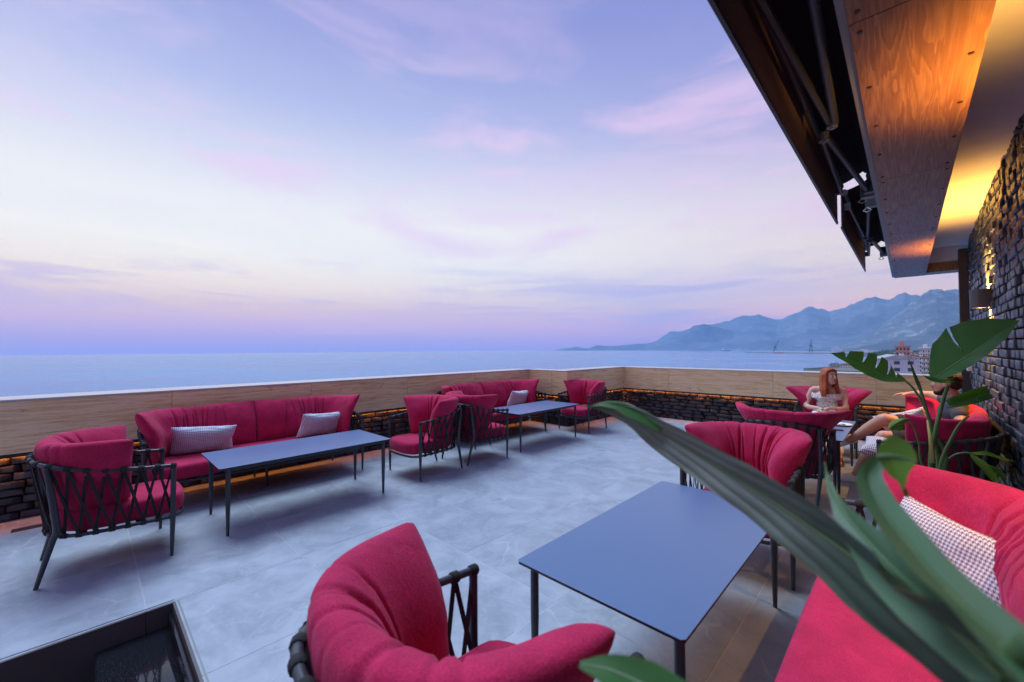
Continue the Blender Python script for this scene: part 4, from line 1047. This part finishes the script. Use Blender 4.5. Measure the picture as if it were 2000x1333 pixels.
def head_parts(c, face, s=1.0, male=False):
    """skull, jaw, nose, ears, neck stub; face = unit vector the face looks along"""
    c = Vector(c); f = Vector(face).normalized(); sd_ = f.cross(Vector((0, 0, 1))).normalized(); u = sd_.cross(f)
    rot = Matrix((sd_, f, u)).transposed()
    def P(a, b, z): return c + (sd_*a + f*b + u*z)*s
    k = 1.05 if male else 1.0
    ps = [('e', P(0, -.012, .03), (.074*s, .093*s, .085*s), rot), ('e', P(0, .02, -.03), (.062*s*k, .070*s, .085*s), rot), ('e', P(0, .045, -.075), (.040*s*k, .042*s, .036*s), rot),
          ('e', P(0, .05, .035), (.055*s, .035*s, .035*s), rot), ('e', P(0, .098, -.022), (.013*s, .020*s, .014*s), rot), ('l', [(P(0, .082, .03), .009*s), (P(0, .098, -.018), .013*s)]),
          ('e', P(.028, .070, -.012), (.022*s, .020*s, .02*s), rot), ('e', P(-.028, .070, -.012), (.022*s, .020*s, .02*s), rot),
          ('e', P(0, .082, -.055), (.024*s, .012*s, .012*s), rot), ('e', P(.074, -.008, -.005), (.010*s, .022*s, .032*s), rot), ('e', P(-.074, -.008, -.005), (.010*s, .022*s, .032*s), rot)]
    return ps, P, rot
def face_bits(P, rot, s, par, browmat, lipmat):
    for sg in (-1, 1):
        q = MB(); q.ell(P(sg*.031, .076, .012), (.013*s, .009*s, .009*s), 10, 8, rot); e = obj('eye', q.mesh(), M['eye'], par)
        q = MB(); q.ell(P(sg*.031, .0835, .012), (.006*s, .003*s, .006*s), 8, 6, rot); obj('iris', q.mesh(), M['iris'], e)
        q = MB(); q.tube([P(sg*.012, .088, .030), P(sg*.032, .086, .036), P(sg*.052, .074, .031)], [.0035*s, .0045*s, .002*s], 6); obj('eyebrow', q.mesh(), browmat, par)
    q = MB(); q.tube([P(-.023, .082, -.053), P(-.01, .092, -.050), P(0, .0935, -.052), P(.01, .092, -.050), P(.023, .082, -.053)], [.002*s, .0055*s, .0065*s, .0055*s, .002*s], 8); obj('lips', q.mesh(), lipmat, par)
def hand_parts(wrist, direction, palm_n, s=1.0, curl=.5, mirror=1):
    """palm plus five bent fingers"""
    w_ = Vector(wrist); d = Vector(direction).normalized(); n_ = Vector(palm_n); n_ = (n_-d*n_.dot(d)).normalized(); sd_ = d.cross(n_)*mirror
    ps = [('l', [(w_, .024*s), (w_+d*.03*s, .024*s)])]
    for k in (-1.0, -.33, .33, 1.0): ps.append(('l', [(w_+d*.02*s+sd_*k*.018*s, .014*s), (w_+d*.085*s+sd_*k*.031*s, .0125*s)]))
    for k, ln in zip((-1.0, -.33, .33, 1.0), (.062, .076, .080, .070)):
        b = w_+d*.088*s+sd_*k*.031*s; a1 = curl*.5; a2 = curl*1.3
        p1 = b+(d*math.cos(a1)+n_*math.sin(a1))*ln*.5*s; p2 = p1+(d*math.cos(a2)+n_*math.sin(a2))*ln*.5*s
        ps.append(('l', [(b, .0098*s), (p1, .0090*s), (p2, .0075*s)]))
    b = w_+d*.03*s+sd_*.028*s; p1 = b+(d*.6+sd_*.8).normalized()*.036*s+n_*.008*s; p2 = p1+(d*.85+sd_*.35+n_*.4).normalized()*.032*s
    ps.append(('l', [(b, .014*s), (p1, .0115*s), (p2, .0088*s)])); return ps

# --- woman, facing the camera side of the table, head turned to the man
t = thing('person', 'woman with long copper red hair in a white ruffled strapless top sitting in an armchair', 'person', (-.85, 7.5, 0))
def Wp(x, y, z): return Vector((x, y-7.5, z))          # x relative to the chair
hc = Wp(.035, 7.445, 1.080); hp, HP, HR = head_parts(hc, (.74, -.67, .06), 1.04)
body = hp + [('l', [(Wp(.02, 7.47, 1.02), .050), (Wp(.015, 7.49, .93), .047), (Wp(.01, 7.51, .88), .06)]),
    ('e', Wp(0, 7.53, .79), (.155, .095, .12)), ('e', Wp(0, 7.55, .66), (.130, .095, .13)), ('e', Wp(0, 7.57, .53), (.165, .125, .11)),
    ('l', [(Wp(-.15, 7.53, .875), .052), (Wp(.0, 7.52, .885), .055), (Wp(.15, 7.53, .88), .052)]),
    ('e', Wp(-.07, 7.45, .79), (.062, .055, .06)), ('e', Wp(.07, 7.45, .79), (.062, .055, .06)),
    ('l', [(Wp(-.175, 7.53, .86), .050), (Wp(-.225, 7.50, .74), .043), (Wp(-.245, 7.44, .64), .038), (Wp(-.19, 7.30, .635), .034), (Wp(-.07, 7.18, .645), .024)]),
    ('l', [(Wp(.175, 7.53, .87), .050), (Wp(.215, 7.50, .75), .043), (Wp(.22, 7.43, .64), .038), (Wp(.15, 7.28, .635), .034), (Wp(.04, 7.17, .645), .024)]),
    ('l', [(Wp(-.085, 7.55, .52), .085), (Wp(-.095, 7.33, .525), .075), (Wp(-.085, 7.13, .53), .056), (Wp(-.04, 7.02, .30), .047), (Wp(.03, 6.90, .10), .032), (Wp(.05, 6.87, .06), .034)]),
    ('l', [(Wp(.085, 7.55, .52), .085), (Wp(.11, 7.33, .525), .075), (Wp(.12, 7.13, .53), .056), (Wp(.15, 6.98, .30), .047), (Wp(.18, 6.83, .10), .032), (Wp(.19, 6.80, .06), .034)]),
    ('l', [(Wp(.05, 6.87, .045), .032), (Wp(.06, 6.78, .030), .026), (Wp(.065, 6.71, .022), .020)]), ('l', [(Wp(.19, 6.80, .045), .032), (Wp(.205, 6.71, .030), .026), (Wp(.215, 6.65, .022), .020)])]
body += hand_parts(Wp(-.07, 7.18, .645), (.85, -.35, -.05), (.0, -.3, -1), .88, .5, -1) + hand_parts(Wp(.04, 7.17, .645), (-.75, -.5, -.05), (0, -.3, -1), .88, .5, 1)
bo = blob('body', body, M['skin_w'], t, .0075, 5)
face_bits(HP, HR, 1.04, bo, M['brow'], M['lip'])
blob('top', [('e', Wp(0, 7.535, .77), (.163, .103, .075)), ('e', Wp(0, 7.55, .66), (.142, .106, .12)), ('e', Wp(0, 7.57, .57), (.168, .130, .08)), ('e', Wp(-.07, 7.445, .775), (.070, .062, .055)), ('e', Wp(.07, 7.445, .775), (.070, .062, .055))], M['top_w'], t, .008, 4)
V = []; Fc = []; n_ = 72
for j in range(7):
    for k in range(n_):
        a = 2*math.pi*k/n_; rr = 1.06 + .045*j/6*(1+.8*math.sin(k*1.9)+.5*math.sin(k*3.1+1)) * 1.4
        V.append((.175*rr*math.cos(a), .03+(.125 if math.sin(a) > 0 else .150)*rr*math.sin(a) , .835-.075*j/6+.006*math.sin(k*1.9+j)))
for j in range(6):
    for k in range(n_):
        k2 = (k+1) % n_; Fc.append((j*n_+k, j*n_+k2, (j+1)*n_+k2, (j+1)*n_+k))
o = obj('ruffle', mesh(V, Fc, 180), M['top_w'], t); md = o.modifiers.new('s', 'SOLIDIFY'); md.thickness = .003
blob('trousers', [('l', [(Wp(-.085, 7.55, .52), .098), (Wp(-.095, 7.33, .525), .088), (Wp(-.085, 7.12, .53), .070), (Wp(-.04, 7.02, .30), .068), (Wp(.02, 6.92, .14), .064)]),
                  ('l', [(Wp(.085, 7.55, .52), .098), (Wp(.11, 7.33, .525), .088), (Wp(.12, 7.12, .53), .070), (Wp(.15, 6.98, .30), .068), (Wp(.175, 6.85, .14), .064)]), ('e', Wp(0, 7.57, .53), (.178, .138, .112))], M['pants_w'], t, .010, 5)
# long hair: cap plus falling locks over the shoulders
hair = [('e', HP(0, -.022, .040), (.084, .102, .092), HR), ('e', HP(0, -.05, .0), (.080, .075, .10), HR)]
for (a, b, z0_) in ((.078, -.01, .03), (.072, -.045, .02), (-.078, -.02, .03), (-.07, -.05, .02), (.045, -.075, .02), (-.04, -.075, .02), (0, -.085, .03), (.066, .028, .045), (-.066, .026, .045)):
    top_ = HP(a, b, z0_); mid = HP(a*1.15, b-.005, -.09); low = HP(a*1.35+.01, b*.7+.012, -.19); end = HP(a*1.45+.015, b*.6+.02, -.265)
    hair.append(('l', [(top_, .024), (mid, .026), (low, .026), (end, .012)]))
hair += [('l', [(HP(.0, .062, .098), .018), (HP(.055, .045, .075), .022), (HP(.076, .010, .01), .022)]), ('l', [(HP(0, .062, .098), .018), (HP(-.055, .045, .075), .022), (HP(-.076, .010, .01), .020)])]
blob('hair', hair, M['hair_red'], t, .007, 3)
for (fx, fy, sx_) in ((.06, 6.79, 1), (.205, 6.72, 1)):
    p = Wp(fx, fy, .008); pts = [(-.036, .12), (-.03, .0), (-.042, -.08), (-.03, -.125), (0, -.14), (.03, -.125), (.042, -.08), (.032, 0), (.036, .12), (0, .135)]
    so_ = obj('sandal', extrude_outline(pts, 0, .014, .003, 1), M['sandal'], t, (p.x, p.y, .0), (0, 0, R(8)))
    q = MB(); q.tube([(-.04, -.04, .012), (-.02, -.045, .052), (.02, -.045, .052), (.04, -.04, .012)], .007, 6); q.tube([(-.035, .06, .012), (-.025, .05, .07), (.025, .05, .07), (.035, .06, .012)], .006, 6); obj('strap', q.mesh(), M['sandal'], so_)
q = MB(); q.tube([Wp(-.05, 7.462, .905), Wp(-.02, 7.428, .872), Wp(.01, 7.42, .862), Wp(.04, 7.428, .872), Wp(.065, 7.462, .905)], .0016, 6); obj('necklace', q.mesh(), M['gold'], t)

# --- man, facing the table from the sofa on the right, ankle over knee
t = thing('person', 'bearded man in grey t-shirt and black shorts sitting cross-legged on the sofa', 'person', (.25, 6.2, 0))
def Mp(x, y, z): return Vector((x-.25, y-6.2, z))
hp, HP, HR = head_parts(Mp(.290, 6.26, 1.115), (-1, .10, -.04), 1.08, True)
mbody = hp + [('l', [(Mp(.31, 6.26, 1.05), .060), (Mp(.335, 6.25, .97), .064), (Mp(.345, 6.25, .92), .075)]),
    ('e', Mp(.345, 6.25, .82), (.12, .175, .13)), ('e', Mp(.325, 6.25, .66), (.125, .155, .15)), ('e', Mp(.29, 6.25, .53), (.135, .175, .11)),
    ('l', [(Mp(.35, 6.06, .905), .065), (Mp(.35, 6.25, .93), .07), (Mp(.345, 6.44, .925), .065)]),
    # far arm laid along the cushion top
    ('l', [(Mp(.34, 6.45, .91), .058), (Mp(.27, 6.66, .93), .048), (Mp(.20, 6.82, .945), .042), (Mp(.09, 6.90, .945), .036), (Mp(.02, 6.94, .935), .026)]),
    # near arm, elbow out towards the near cushion
    ('l', [(Mp(.35, 6.05, .89), .060), (Mp(.37, 5.93, .80), .052), (Mp(.36, 5.83, .735), .045), (Mp(.24, 5.84, .66), .040), (Mp(.12, 5.94, .615), .028)]),
    # right thigh crossed over
    ('l', [(Mp(.24, 6.37, .53), .098), (Mp(.02, 6.24, .63), .088), (Mp(-.185, 6.12, .700), .070), (Mp(-.21, 6.12, .695), .064), (Mp(-.33, 6.15, .58), .060), (Mp(-.46, 6.19, .45), .042), (Mp(-.51, 6.20, .40), .038)]),
    # left leg on the floor
    ('l', [(Mp(.24, 6.13, .52), .098), (Mp(.02, 6.02, .52), .088), (Mp(-.195, 5.96, .535), .068), (Mp(-.27, 5.955, .43), .062), (Mp(-.35, 5.96, .28), .055), (Mp(-.425, 5.965, .12), .038), (Mp(-.44, 5.965, .08), .038)])]
mbody += hand_parts(Mp(.02, 6.94, .935), (-1, .10, -.08), (0, .05, -1), 1.0, .45, 1) + hand_parts(Mp(.12, 5.94, .615), (-.7, .65, -.2), (.3, .2, -1), 1.0, .7, -1)
bo = blob('body', mbody, M['skin_m'], t, .0080, 5)
face_bits(HP, HR, 1.08, bo, M['hair_dark'], M['lip'])
blob('tshirt', [('e', Mp(.345, 6.25, .82), (.130, .186, .135)), ('e', Mp(.325, 6.25, .66), (.135, .168, .155)), ('e', Mp(.30, 6.25, .56), (.140, .180, .08)), ('l', [(Mp(.35, 6.05, .905), .074), (Mp(.35, 6.25, .925), .080), (Mp(.345, 6.45, .92), .074)]),
    ('l', [(Mp(.35, 6.06, .895), .072), (Mp(.365, 5.955, .82), .068)]), ('l', [(Mp(.34, 6.45, .91), .070), (Mp(.29, 6.60, .925), .064)])], M['tshirt'], t, .009, 5)
sh = blob('shorts', [('e', Mp(.285, 6.25, .525), (.145, .186, .105)), ('l', [(Mp(.24, 6.37, .53), .112), (Mp(.02, 6.24, .63), .106), (Mp(-.06, 6.195, .665), .102)]), ('l', [(Mp(.24, 6.13, .52), .112), (Mp(.02, 6.02, .52), .106), (Mp(-.08, 5.99, .525), .100)])], M['shorts'], t, .010, 5)
fc = bpy.data.curves.new('lettering', 'FONT'); fc.body = 'STER'; fc.size = .085; fc.extrude = .0012; fc.align_x = 'CENTER'; fc.align_y = 'CENTER'; fc.shear = .15
lt = bpy.data.objects.new('lettering', fc); COL.objects.link(lt); lt.parent = sh
bpy.context.view_layer.update()
lm_ = bpy.data.meshes.new_from_object(lt.evaluated_get(bpy.context.evaluated_depsgraph_get())); bpy.data.objects.remove(lt)
lt = obj('lettering', lm_, None, sh); lm_.materials.clear(); lm_.materials.append(M['white'])
lt.matrix_local = Matrix.Translation(Mp(.005, 5.905, .535)) @ Matrix.Rotation(R(-14), 4, 'Z') @ Matrix.Rotation(R(90), 4, 'X') @ Matrix.Rotation(R(180), 4, 'Z')
blob('hair', [('e', HP(0, -.026, .046), (.084, .098, .086), HR), ('e', HP(0, -.055, .0), (.078, .062, .072), HR), ('l', [(HP(.0, .060, .092), .018), (HP(.05, .045, .078), .018)]), ('l', [(HP(0, .060, .092), .018), (HP(-.05, .045, .078), .018)])], M['hair_dark'], t, .007, 3)
blob('beard', [('e', HP(0, .050, -.088), (.044, .048, .034), HR), ('l', [(HP(.066, .004, -.035), .014), (HP(.052, .032, -.075), .018), (HP(0, .076, -.092), .020), (HP(-.052, .032, -.075), .018), (HP(-.066, .004, -.035), .014)]), ('l', [(HP(-.022, .088, -.040), .006), (HP(0, .098, -.036), .007), (HP(.022, .088, -.040), .006)])], M['hair_dark'], t, .006, 3)
def sneaker(label, loc, rot):
    V = []; Fc = []; n_ = 28
    prof = [(-.13, .040), (-.09, .046), (-.02, .042), (.06, .050), (.12, .046), (.155, .030), (.168, .0)]
    ol = prof + [(x, -y) for x, y in prof[-2::-1]] + [(-.14, -.02), (-.14, .02)]
    s_ = obj('shoe', None, None, t, loc, rot)
    obj('sole', extrude_outline(ol, 0, .032, .006, 2), M['white'], s_)
    q = MB(); nn = 26; cols = 18
    for i in range(nn+1):
        u = i/nn; x = -.134+u*.298
        hgt = np.interp(u, [0, .1, .25, .40, .55, .75, .92, 1], [.095, .105, .098, .100, .085, .060, .044, .030]); wd_ = np.interp(u, [0, .15, .4, .65, .85, 1], [.026, .040, .039, .046, .040, .006])
        for k in range(cols):
            a = math.pi*k/(cols-1); q.v.append((x, wd_*math.cos(a)*(1 if math.sin(a) < .5 else .9), .030+(hgt-.03)*math.sin(a)**.7))
    for i in range(nn):
        for k in range(cols-1): q.f.append((i*cols+k, i*cols+k+1, (i+1)*cols+k+1, (i+1)*cols+k))
    up_ = obj('upper', q.mesh(60), M['shoe'], s_)
    q = MB()
    for k in range(5): x = .01+k*.022; z = .098-k*.0095; q.tube([(x, -.028, z-.012), (x+.004, 0, z+.004), (x, .028, z-.012)], .0035, 6)
    obj('laces', q.mesh(), M['white'], s_); return s_
m = Mat('white_leather', (.72, .71, .71), .45, .4); m.col(m.mix(m.noise(m.coord('Object'), 25, 5), (.80, .77, .77), (.88, .86, .86))); M['shoe'] = m.m
sneaker('', Mp(-.47, 5.962, 0), (0, 0, R(178)))
s2 = sneaker('', Mp(-.56, 6.21, .335), (R(12), R(28), R(184)))
# ------------------------------------------------------------------ plants
def leaf(name, axis, wl, wr, fold, mat, parent, normal, n_=44, m_=7, cuts=(), wave=.004, curl=0.0, ridge=None):
    """blade along axis points; wl / wr = half widths (list along); fold = angle each half lifts; cuts = [(side, u0, u1)] missing wedges"""
    P, ln = resample(catmull([tuple(a) for a in axis], 12), n_+1); V = []; UV = []; Fc = []
    nrm = Vector(normal).normalized()
    for i in range(n_+1):
        u = i/n_; t = Vector(P[min(i+1, n_)]-P[max(i-1, 0)]).normalized(); sd_ = t.cross(nrm).normalized(); nn = sd_.cross(t)
        a, b = np.interp(u, np.linspace(0, 1, len(wl)), wl), np.interp(u, np.linspace(0, 1, len(wr)), wr)
        for j in range(-m_, m_+1):
            k = j/m_; wd_ = (a if k < 0 else b)*abs(k); f_ = fold[0] if k < 0 else fold[1]
            f_ = f_ + curl*abs(k)
            p = Vector(P[i]) + sd_*math.copysign(1, k)*wd_*math.cos(f_) + nn*wd_*math.sin(f_) + nn*wave*math.sin(u*ln*46-abs(k)*2)*abs(k)
            p += t*abs(k)*wd_*.25
            if ridge: p += nn*ridge[0]*abs(math.sin(u*ln*ridge[1]+abs(k)*ridge[2]))*min(1, abs(k)*4)
            V.append(p); UV.append((u*ln, .5+.5*k))
    c_ = 2*m_+1
    for i in range(n_):
        u = (i+.5)/n_
        for j in range(2*m_):
            s_ = -1 if j < m_ else 1; kk = abs((j+.5-m_)/m_)
            if any(s_ == cs and c0 < u < c1 and kk > .12+.88*2*abs(u-(c0+c1)/2)/(c1-c0) for cs, c0, c1 in cuts): continue
            Fc.append((i*c_+j, (i+1)*c_+j, (i+1)*c_+j+1, i*c_+j+1))
    me = mesh(V, Fc, 180, UV); o = obj(name, me, mat, parent)
    q = MB(); rr = [max(.0010, .0042*(1-.85*i/n_)) for i in range(n_+1)]; q.tube([Vector(p) for p in P], rr, 8); obj('midrib', q.mesh(), M['stem'], o)
    return o
def stem(pts, r0_, r1_, parent, mat='stem', name='stalk'):
    P = catmull([tuple(p) for p in pts], 8); q = MB(); n_ = len(P)
    q.tube([Vector(p) for p in P], [r0_+(r1_-r0_)*i/(n_-1) for i in range(n_)], 10); return obj(name, q.mesh(), M[mat], parent)
toC = Vector((0, 0, CAM_H))
def planter(parent, loc, rr, h):
    obj('pot', lathe([(0, 0), (rr*.78, 0), (rr*.98, h*.96), (rr, h), (rr*.92, h), (rr*.90, h*.9), (0, h*.9)], 32), M['pot'], parent, loc)
    V = [(rr*.9*r_/5*math.cos(a), rr*.9*r_/5*math.sin(a), h*.9+.012*noise.noise(Vector((r_, a*3, 0)))) for r_ in range(1, 6) for a in np.linspace(0, 2*math.pi, 24, endpoint=False)]
    Fc = [tuple(range(24))] + [(r_*24+k, r_*24+(k+1) % 24, (r_+1)*24+(k+1) % 24, (r_+1)*24+k) for r_ in range(4) for k in range(24)]
    obj('soil', mesh(V, Fc, 180), M['soil'], parent, (loc[0], loc[1], loc[2]+.004))
# plant between the two right sofas
PY_ = 4.15
pl = thing('potted_plant', 'tall bird of paradise plant between the red sofa and the man', 'plant', (0, 0, 0))
planter(pl, (.13, PY_, 0), .17, .42)
def A(x, y, yy=PY_): return atY(x, y, yy)
root = Vector((.13, PY_, .40))
stem([root, A(1848, 900), A(1828, 850), A(1808, 800), A(1786, 762), A(1766, 742)], .014, .006, pl)
leaf('leaf', [A(1768, 743), A(1735, 737), A(1700, 722), A(1660, 703), A(1622, 690)], [.012, .05, .060, .05, .03, .0], [.012, .11, .125, .10, .05, .0], (.15, .25), M['leaf'], pl, Vector((.2, -1, .55)), 170, 12,
     [(1, .08, .13), (1, .19, .25), (1, .36, .42), (1, .54, .60), (1, .76, .82)], .002)
stem([root, A(1832, 900), A(1820, 840), A(1806, 790), A(1793, 745)], .013, .009, pl)
leaf('rolled_leaf', [A(1798, 765), A(1787, 735), A(1779, 712), A(1773, 697)], [.012, .022, .012, 0], [.012, .022, .012, 0], (1.1, 1.1), M['leaf'], pl, Vector((0, -1, .2)), 20, 3)
stem([root, A(1818, 905, 4.10), A(1826, 850, 4.10), A(1840, 790, 4.10), A(1852, 752, 4.08)], .0165, .010, pl)
leaf('leaf', [A(1822, 742, 4.05), A(1850, 722, 4.03), A(1890, 696, 4.0), A(1935, 665, 3.98), A(1992, 626, 3.95)], [.05, .20, .235, .20, .12, .0], [.04, .075, .085, .075, .05, .0], (-.22, .55), M['leaf'], pl, Vector((-.15, -1, .35)), 150, 12,
     [(-1, .42, .455)], .002)
leaf('leaf', [A(1862, 741, 4.03), A(1842, 744, 3.99), A(1820, 740, 3.96), A(1803, 733, 3.95)], [.03, .035, .03, .0], [.035, .04, .03, .0], (.3, -.5), M['leaf'], pl, Vector((0, -.8, .6)), 22, 5)
stem([root, A(1838, 905, 4.05), A(1858, 858, 4.02), A(1874, 830, 4.0), A(1892, 812, 4.0)], .012, .006, pl)
leaf('drooping_leaf', [A(1854, 796, 4.0), A(1870, 793, 3.97), A(1902, 786, 3.95), A(1938, 776, 3.94)], [.05, .075, .085, .08], [.03, .045, .05, .04], (-.35, .65), M['leaf'], pl, Vector((-.1, -1, .15)), 26, 7, (), .004, .9)
leaf('curled_leaf', [A(1908, 781, 3.90), A(1920, 777, 3.90), A(1936, 776, 3.90)], [.03, .034, .03], [.025, .03, .025], (.5, .9), M['leaf_pale'], pl, Vector((0, -1, .4)), 14, 5, (), .002, .8)
stem([root, A(1800, 905, 4.0), A(1795, 868, 3.98), A(1786, 836, 3.96), A(1774, 820, 3.95)], .008, .004, pl)
leaf('small_leaf', [A(1775, 819, 3.95), A(1762, 821, 3.93), A(1747, 829, 3.92), A(1737, 838, 3.92)], [.02, .075, .07, .02], [.02, .06, .07, .03], (-.5, -.5), M['leaf_bright'], pl, Vector((0, -1, .5)), 24, 7, (), .002, -.5)
stem([root, A(1842, 915, 4.2), A(1860, 892, 4.2), A(1880, 885, 4.2), A(1897, 886, 4.2)], .008, .005, pl)
leaf('narrow_leaf', [A(1896, 886, 4.2), A(1925, 889, 4.22), A(1955, 896, 4.25), A(1982, 903, 4.28)], [.01, .028, .02, 0], [.01, .02, .015, 0], (.4, .4), M['leaf_bright'], pl, Vector((0, -.5, 1)), 20, 4)
leaf('narrow_leaf', [A(1897, 887, 4.2), A(1908, 900, 4.18), A(1925, 918, 4.16), A(1945, 940, 4.15)], [.01, .03, .03, .02], [.01, .028, .03, .02], (.4, .5), M['leaf_bright'], pl, Vector((0, -.8, 1)), 20, 4)
leaf('narrow_leaf', [A(1920, 905, 4.3), A(1940, 918, 4.3), A(1965, 938, 4.3)], [.01, .035, .01], [.01, .03, .01], (.3, .3), M['leaf'], pl, Vector((0, -.5, 1)), 16, 4)
q = MB(); q.add([A(1810, 820, 4.06), A(1814, 822, 4.05), A(1822, 860, 4.05), A(1826, 905, 4.06), A(1816, 905, 4.07), A(1814, 860, 4.06)], [(0, 1, 2, 5), (5, 2, 3, 4)])
o = obj('dry_sheath', q.mesh(), M['sheath'], pl); md = o.modifiers.new('s', 'SOLIDIFY'); md.thickness = .003

# big plant just beside the lens, its pot under the lower right corner
p2 = thing('potted_plant', 'large leafed plant right in front of the camera, leaves out of focus', 'plant', (0, 0, 0))
base = Vector((.22, .34, 0)); planter(p2, base, .16, .40)
root = base + Vector((0, 0, .37))
g1 = [at(2120, 1440, .50), at(1980, 1312, .54), at(1840, 1215, .60), at(1690, 1105, .68), at(1540, 1000, .77), at(1400, 912, .86), at(1290, 845, .94), at(1215, 800, 1.0), at(1140, 792, 1.05)]
stem([root, root.lerp(g1[0], .5)+Vector((.02, -.02, .03)), g1[0], g1[1]], .012, .007, p2)
leaf('leaf', g1, [.05, .062, .058, .050, .045, .042, .040, .034, .022, .0], [.05, .064, .060, .053, .047, .044, .040, .032, .014, .0], (.35, .30), M['leaf_grey'], p2, (toC-g1[3]).normalized()+Vector((0, 0, -.5)), 110, 22, (), .0015, 0.0, (.0024, 11, 8))
tp = [at(1300, 838, .93), at(1265, 812, .96), at(1225, 790, 1.0), at(1180, 786, 1.03), at(1136, 799, 1.06)]
leaf('leaf_tip', tp, [.02, .045, .045, .03, 0], [.01, .02, .022, .016, 0], (.2, -.9), M['leaf'], p2, Vector((0, -.4, 1)), 26, 6, (), .001)
g2 = [at(2150, 1440, .42), at(1975, 1275, .46), at(1862, 1165, .52), at(1775, 1065, .58), at(1718, 985, .63), at(1698, 930, .66), at(1716, 896, .67)]
stem([root, root.lerp(g2[0], .55)+Vector((.03, -.02, .02)), g2[0], g2[1]], .012, .007, p2)
leaf('leaf', g2, [.012, .018, .020, .021, .021, .020, .017, .006], [.012, .018, .019, .019, .018, .017, .015, .008], (.45, .5), M['leaf_pale'], p2, (toC-g2[3]).normalized()+Vector((.3, 0, .35)), 60, 8, (), .0012)
g3 = [at(1965, 1330, .55), at(1835, 1200, .60), at(1725, 1092, .66), at(1650, 1004, .71), at(1620, 944, .74), at(1611, 903, .76)]
leaf('leaf', g3, [.02, .030, .030, .019, .007, 0], [.02, .032, .032, .019, .007, 0], (.3, .6), M['leaf_pale'], p2, (toC-g3[2]).normalized()+Vector((-.2, 0, .2)), 50, 7, (), .0015)
tip = [at(1716, 893, .665), at(1742, 891, .66), at(1770, 896, .655), at(1792, 903, .65)]
leaf('leaf_tip', tip, [.01, .024, .016, 0], [.022, .046, .030, .0], (.0, .2), M['leaf_bright'], p2, (toC-tip[1]).normalized(), 40, 8, (), .0004)
g4 = [at(1430, 1438, .55), at(1340, 1390, .56), at(1262, 1342, .57), at(1188, 1308, .58), at(1133, 1298, .59)]
stem([root, root.lerp(g4[0], .5)+Vector((-.02, .02, .05)), g4[0]], .010, .005, p2)
leaf('leaf', g4, [.02, .027, .028, .021, .004], [.02, .024, .024, .016, .004], (.25, .3), M['leaf'], p2, Vector((.1, -.3, 1)), 40, 7, (), .001)

# ------------------------------------------------------------------ haze: the sea air between here and the mountains
HB = 13900.0
q = MB(); q.box((-4800, -3050, SEA-4.5), (5050, 10250.0, 1200.0))
hz = bpy.data.objects.new('haze', q.mesh(None)); COL.objects.link(hz); tag(hz, 'blue sea haze in front of the mountains', 'haze', kind='stuff')
hm = bpy.data.materials.new('sea_haze'); hm.use_nodes = True; hm.node_tree.nodes.clear()
pv = hm.node_tree.nodes.new('ShaderNodeVolumePrincipled'); ho = hm.node_tree.nodes.new('ShaderNodeOutputMaterial')
pv.inputs['Color'].default_value = (.32, .60, .93, 1); pv.inputs['Density'].default_value = 1.15e-4; pv.inputs['Anisotropy'].default_value = 0.2
hm.node_tree.links.new(pv.outputs[0], ho.inputs['Volume']); hz.data.materials.append(hm)
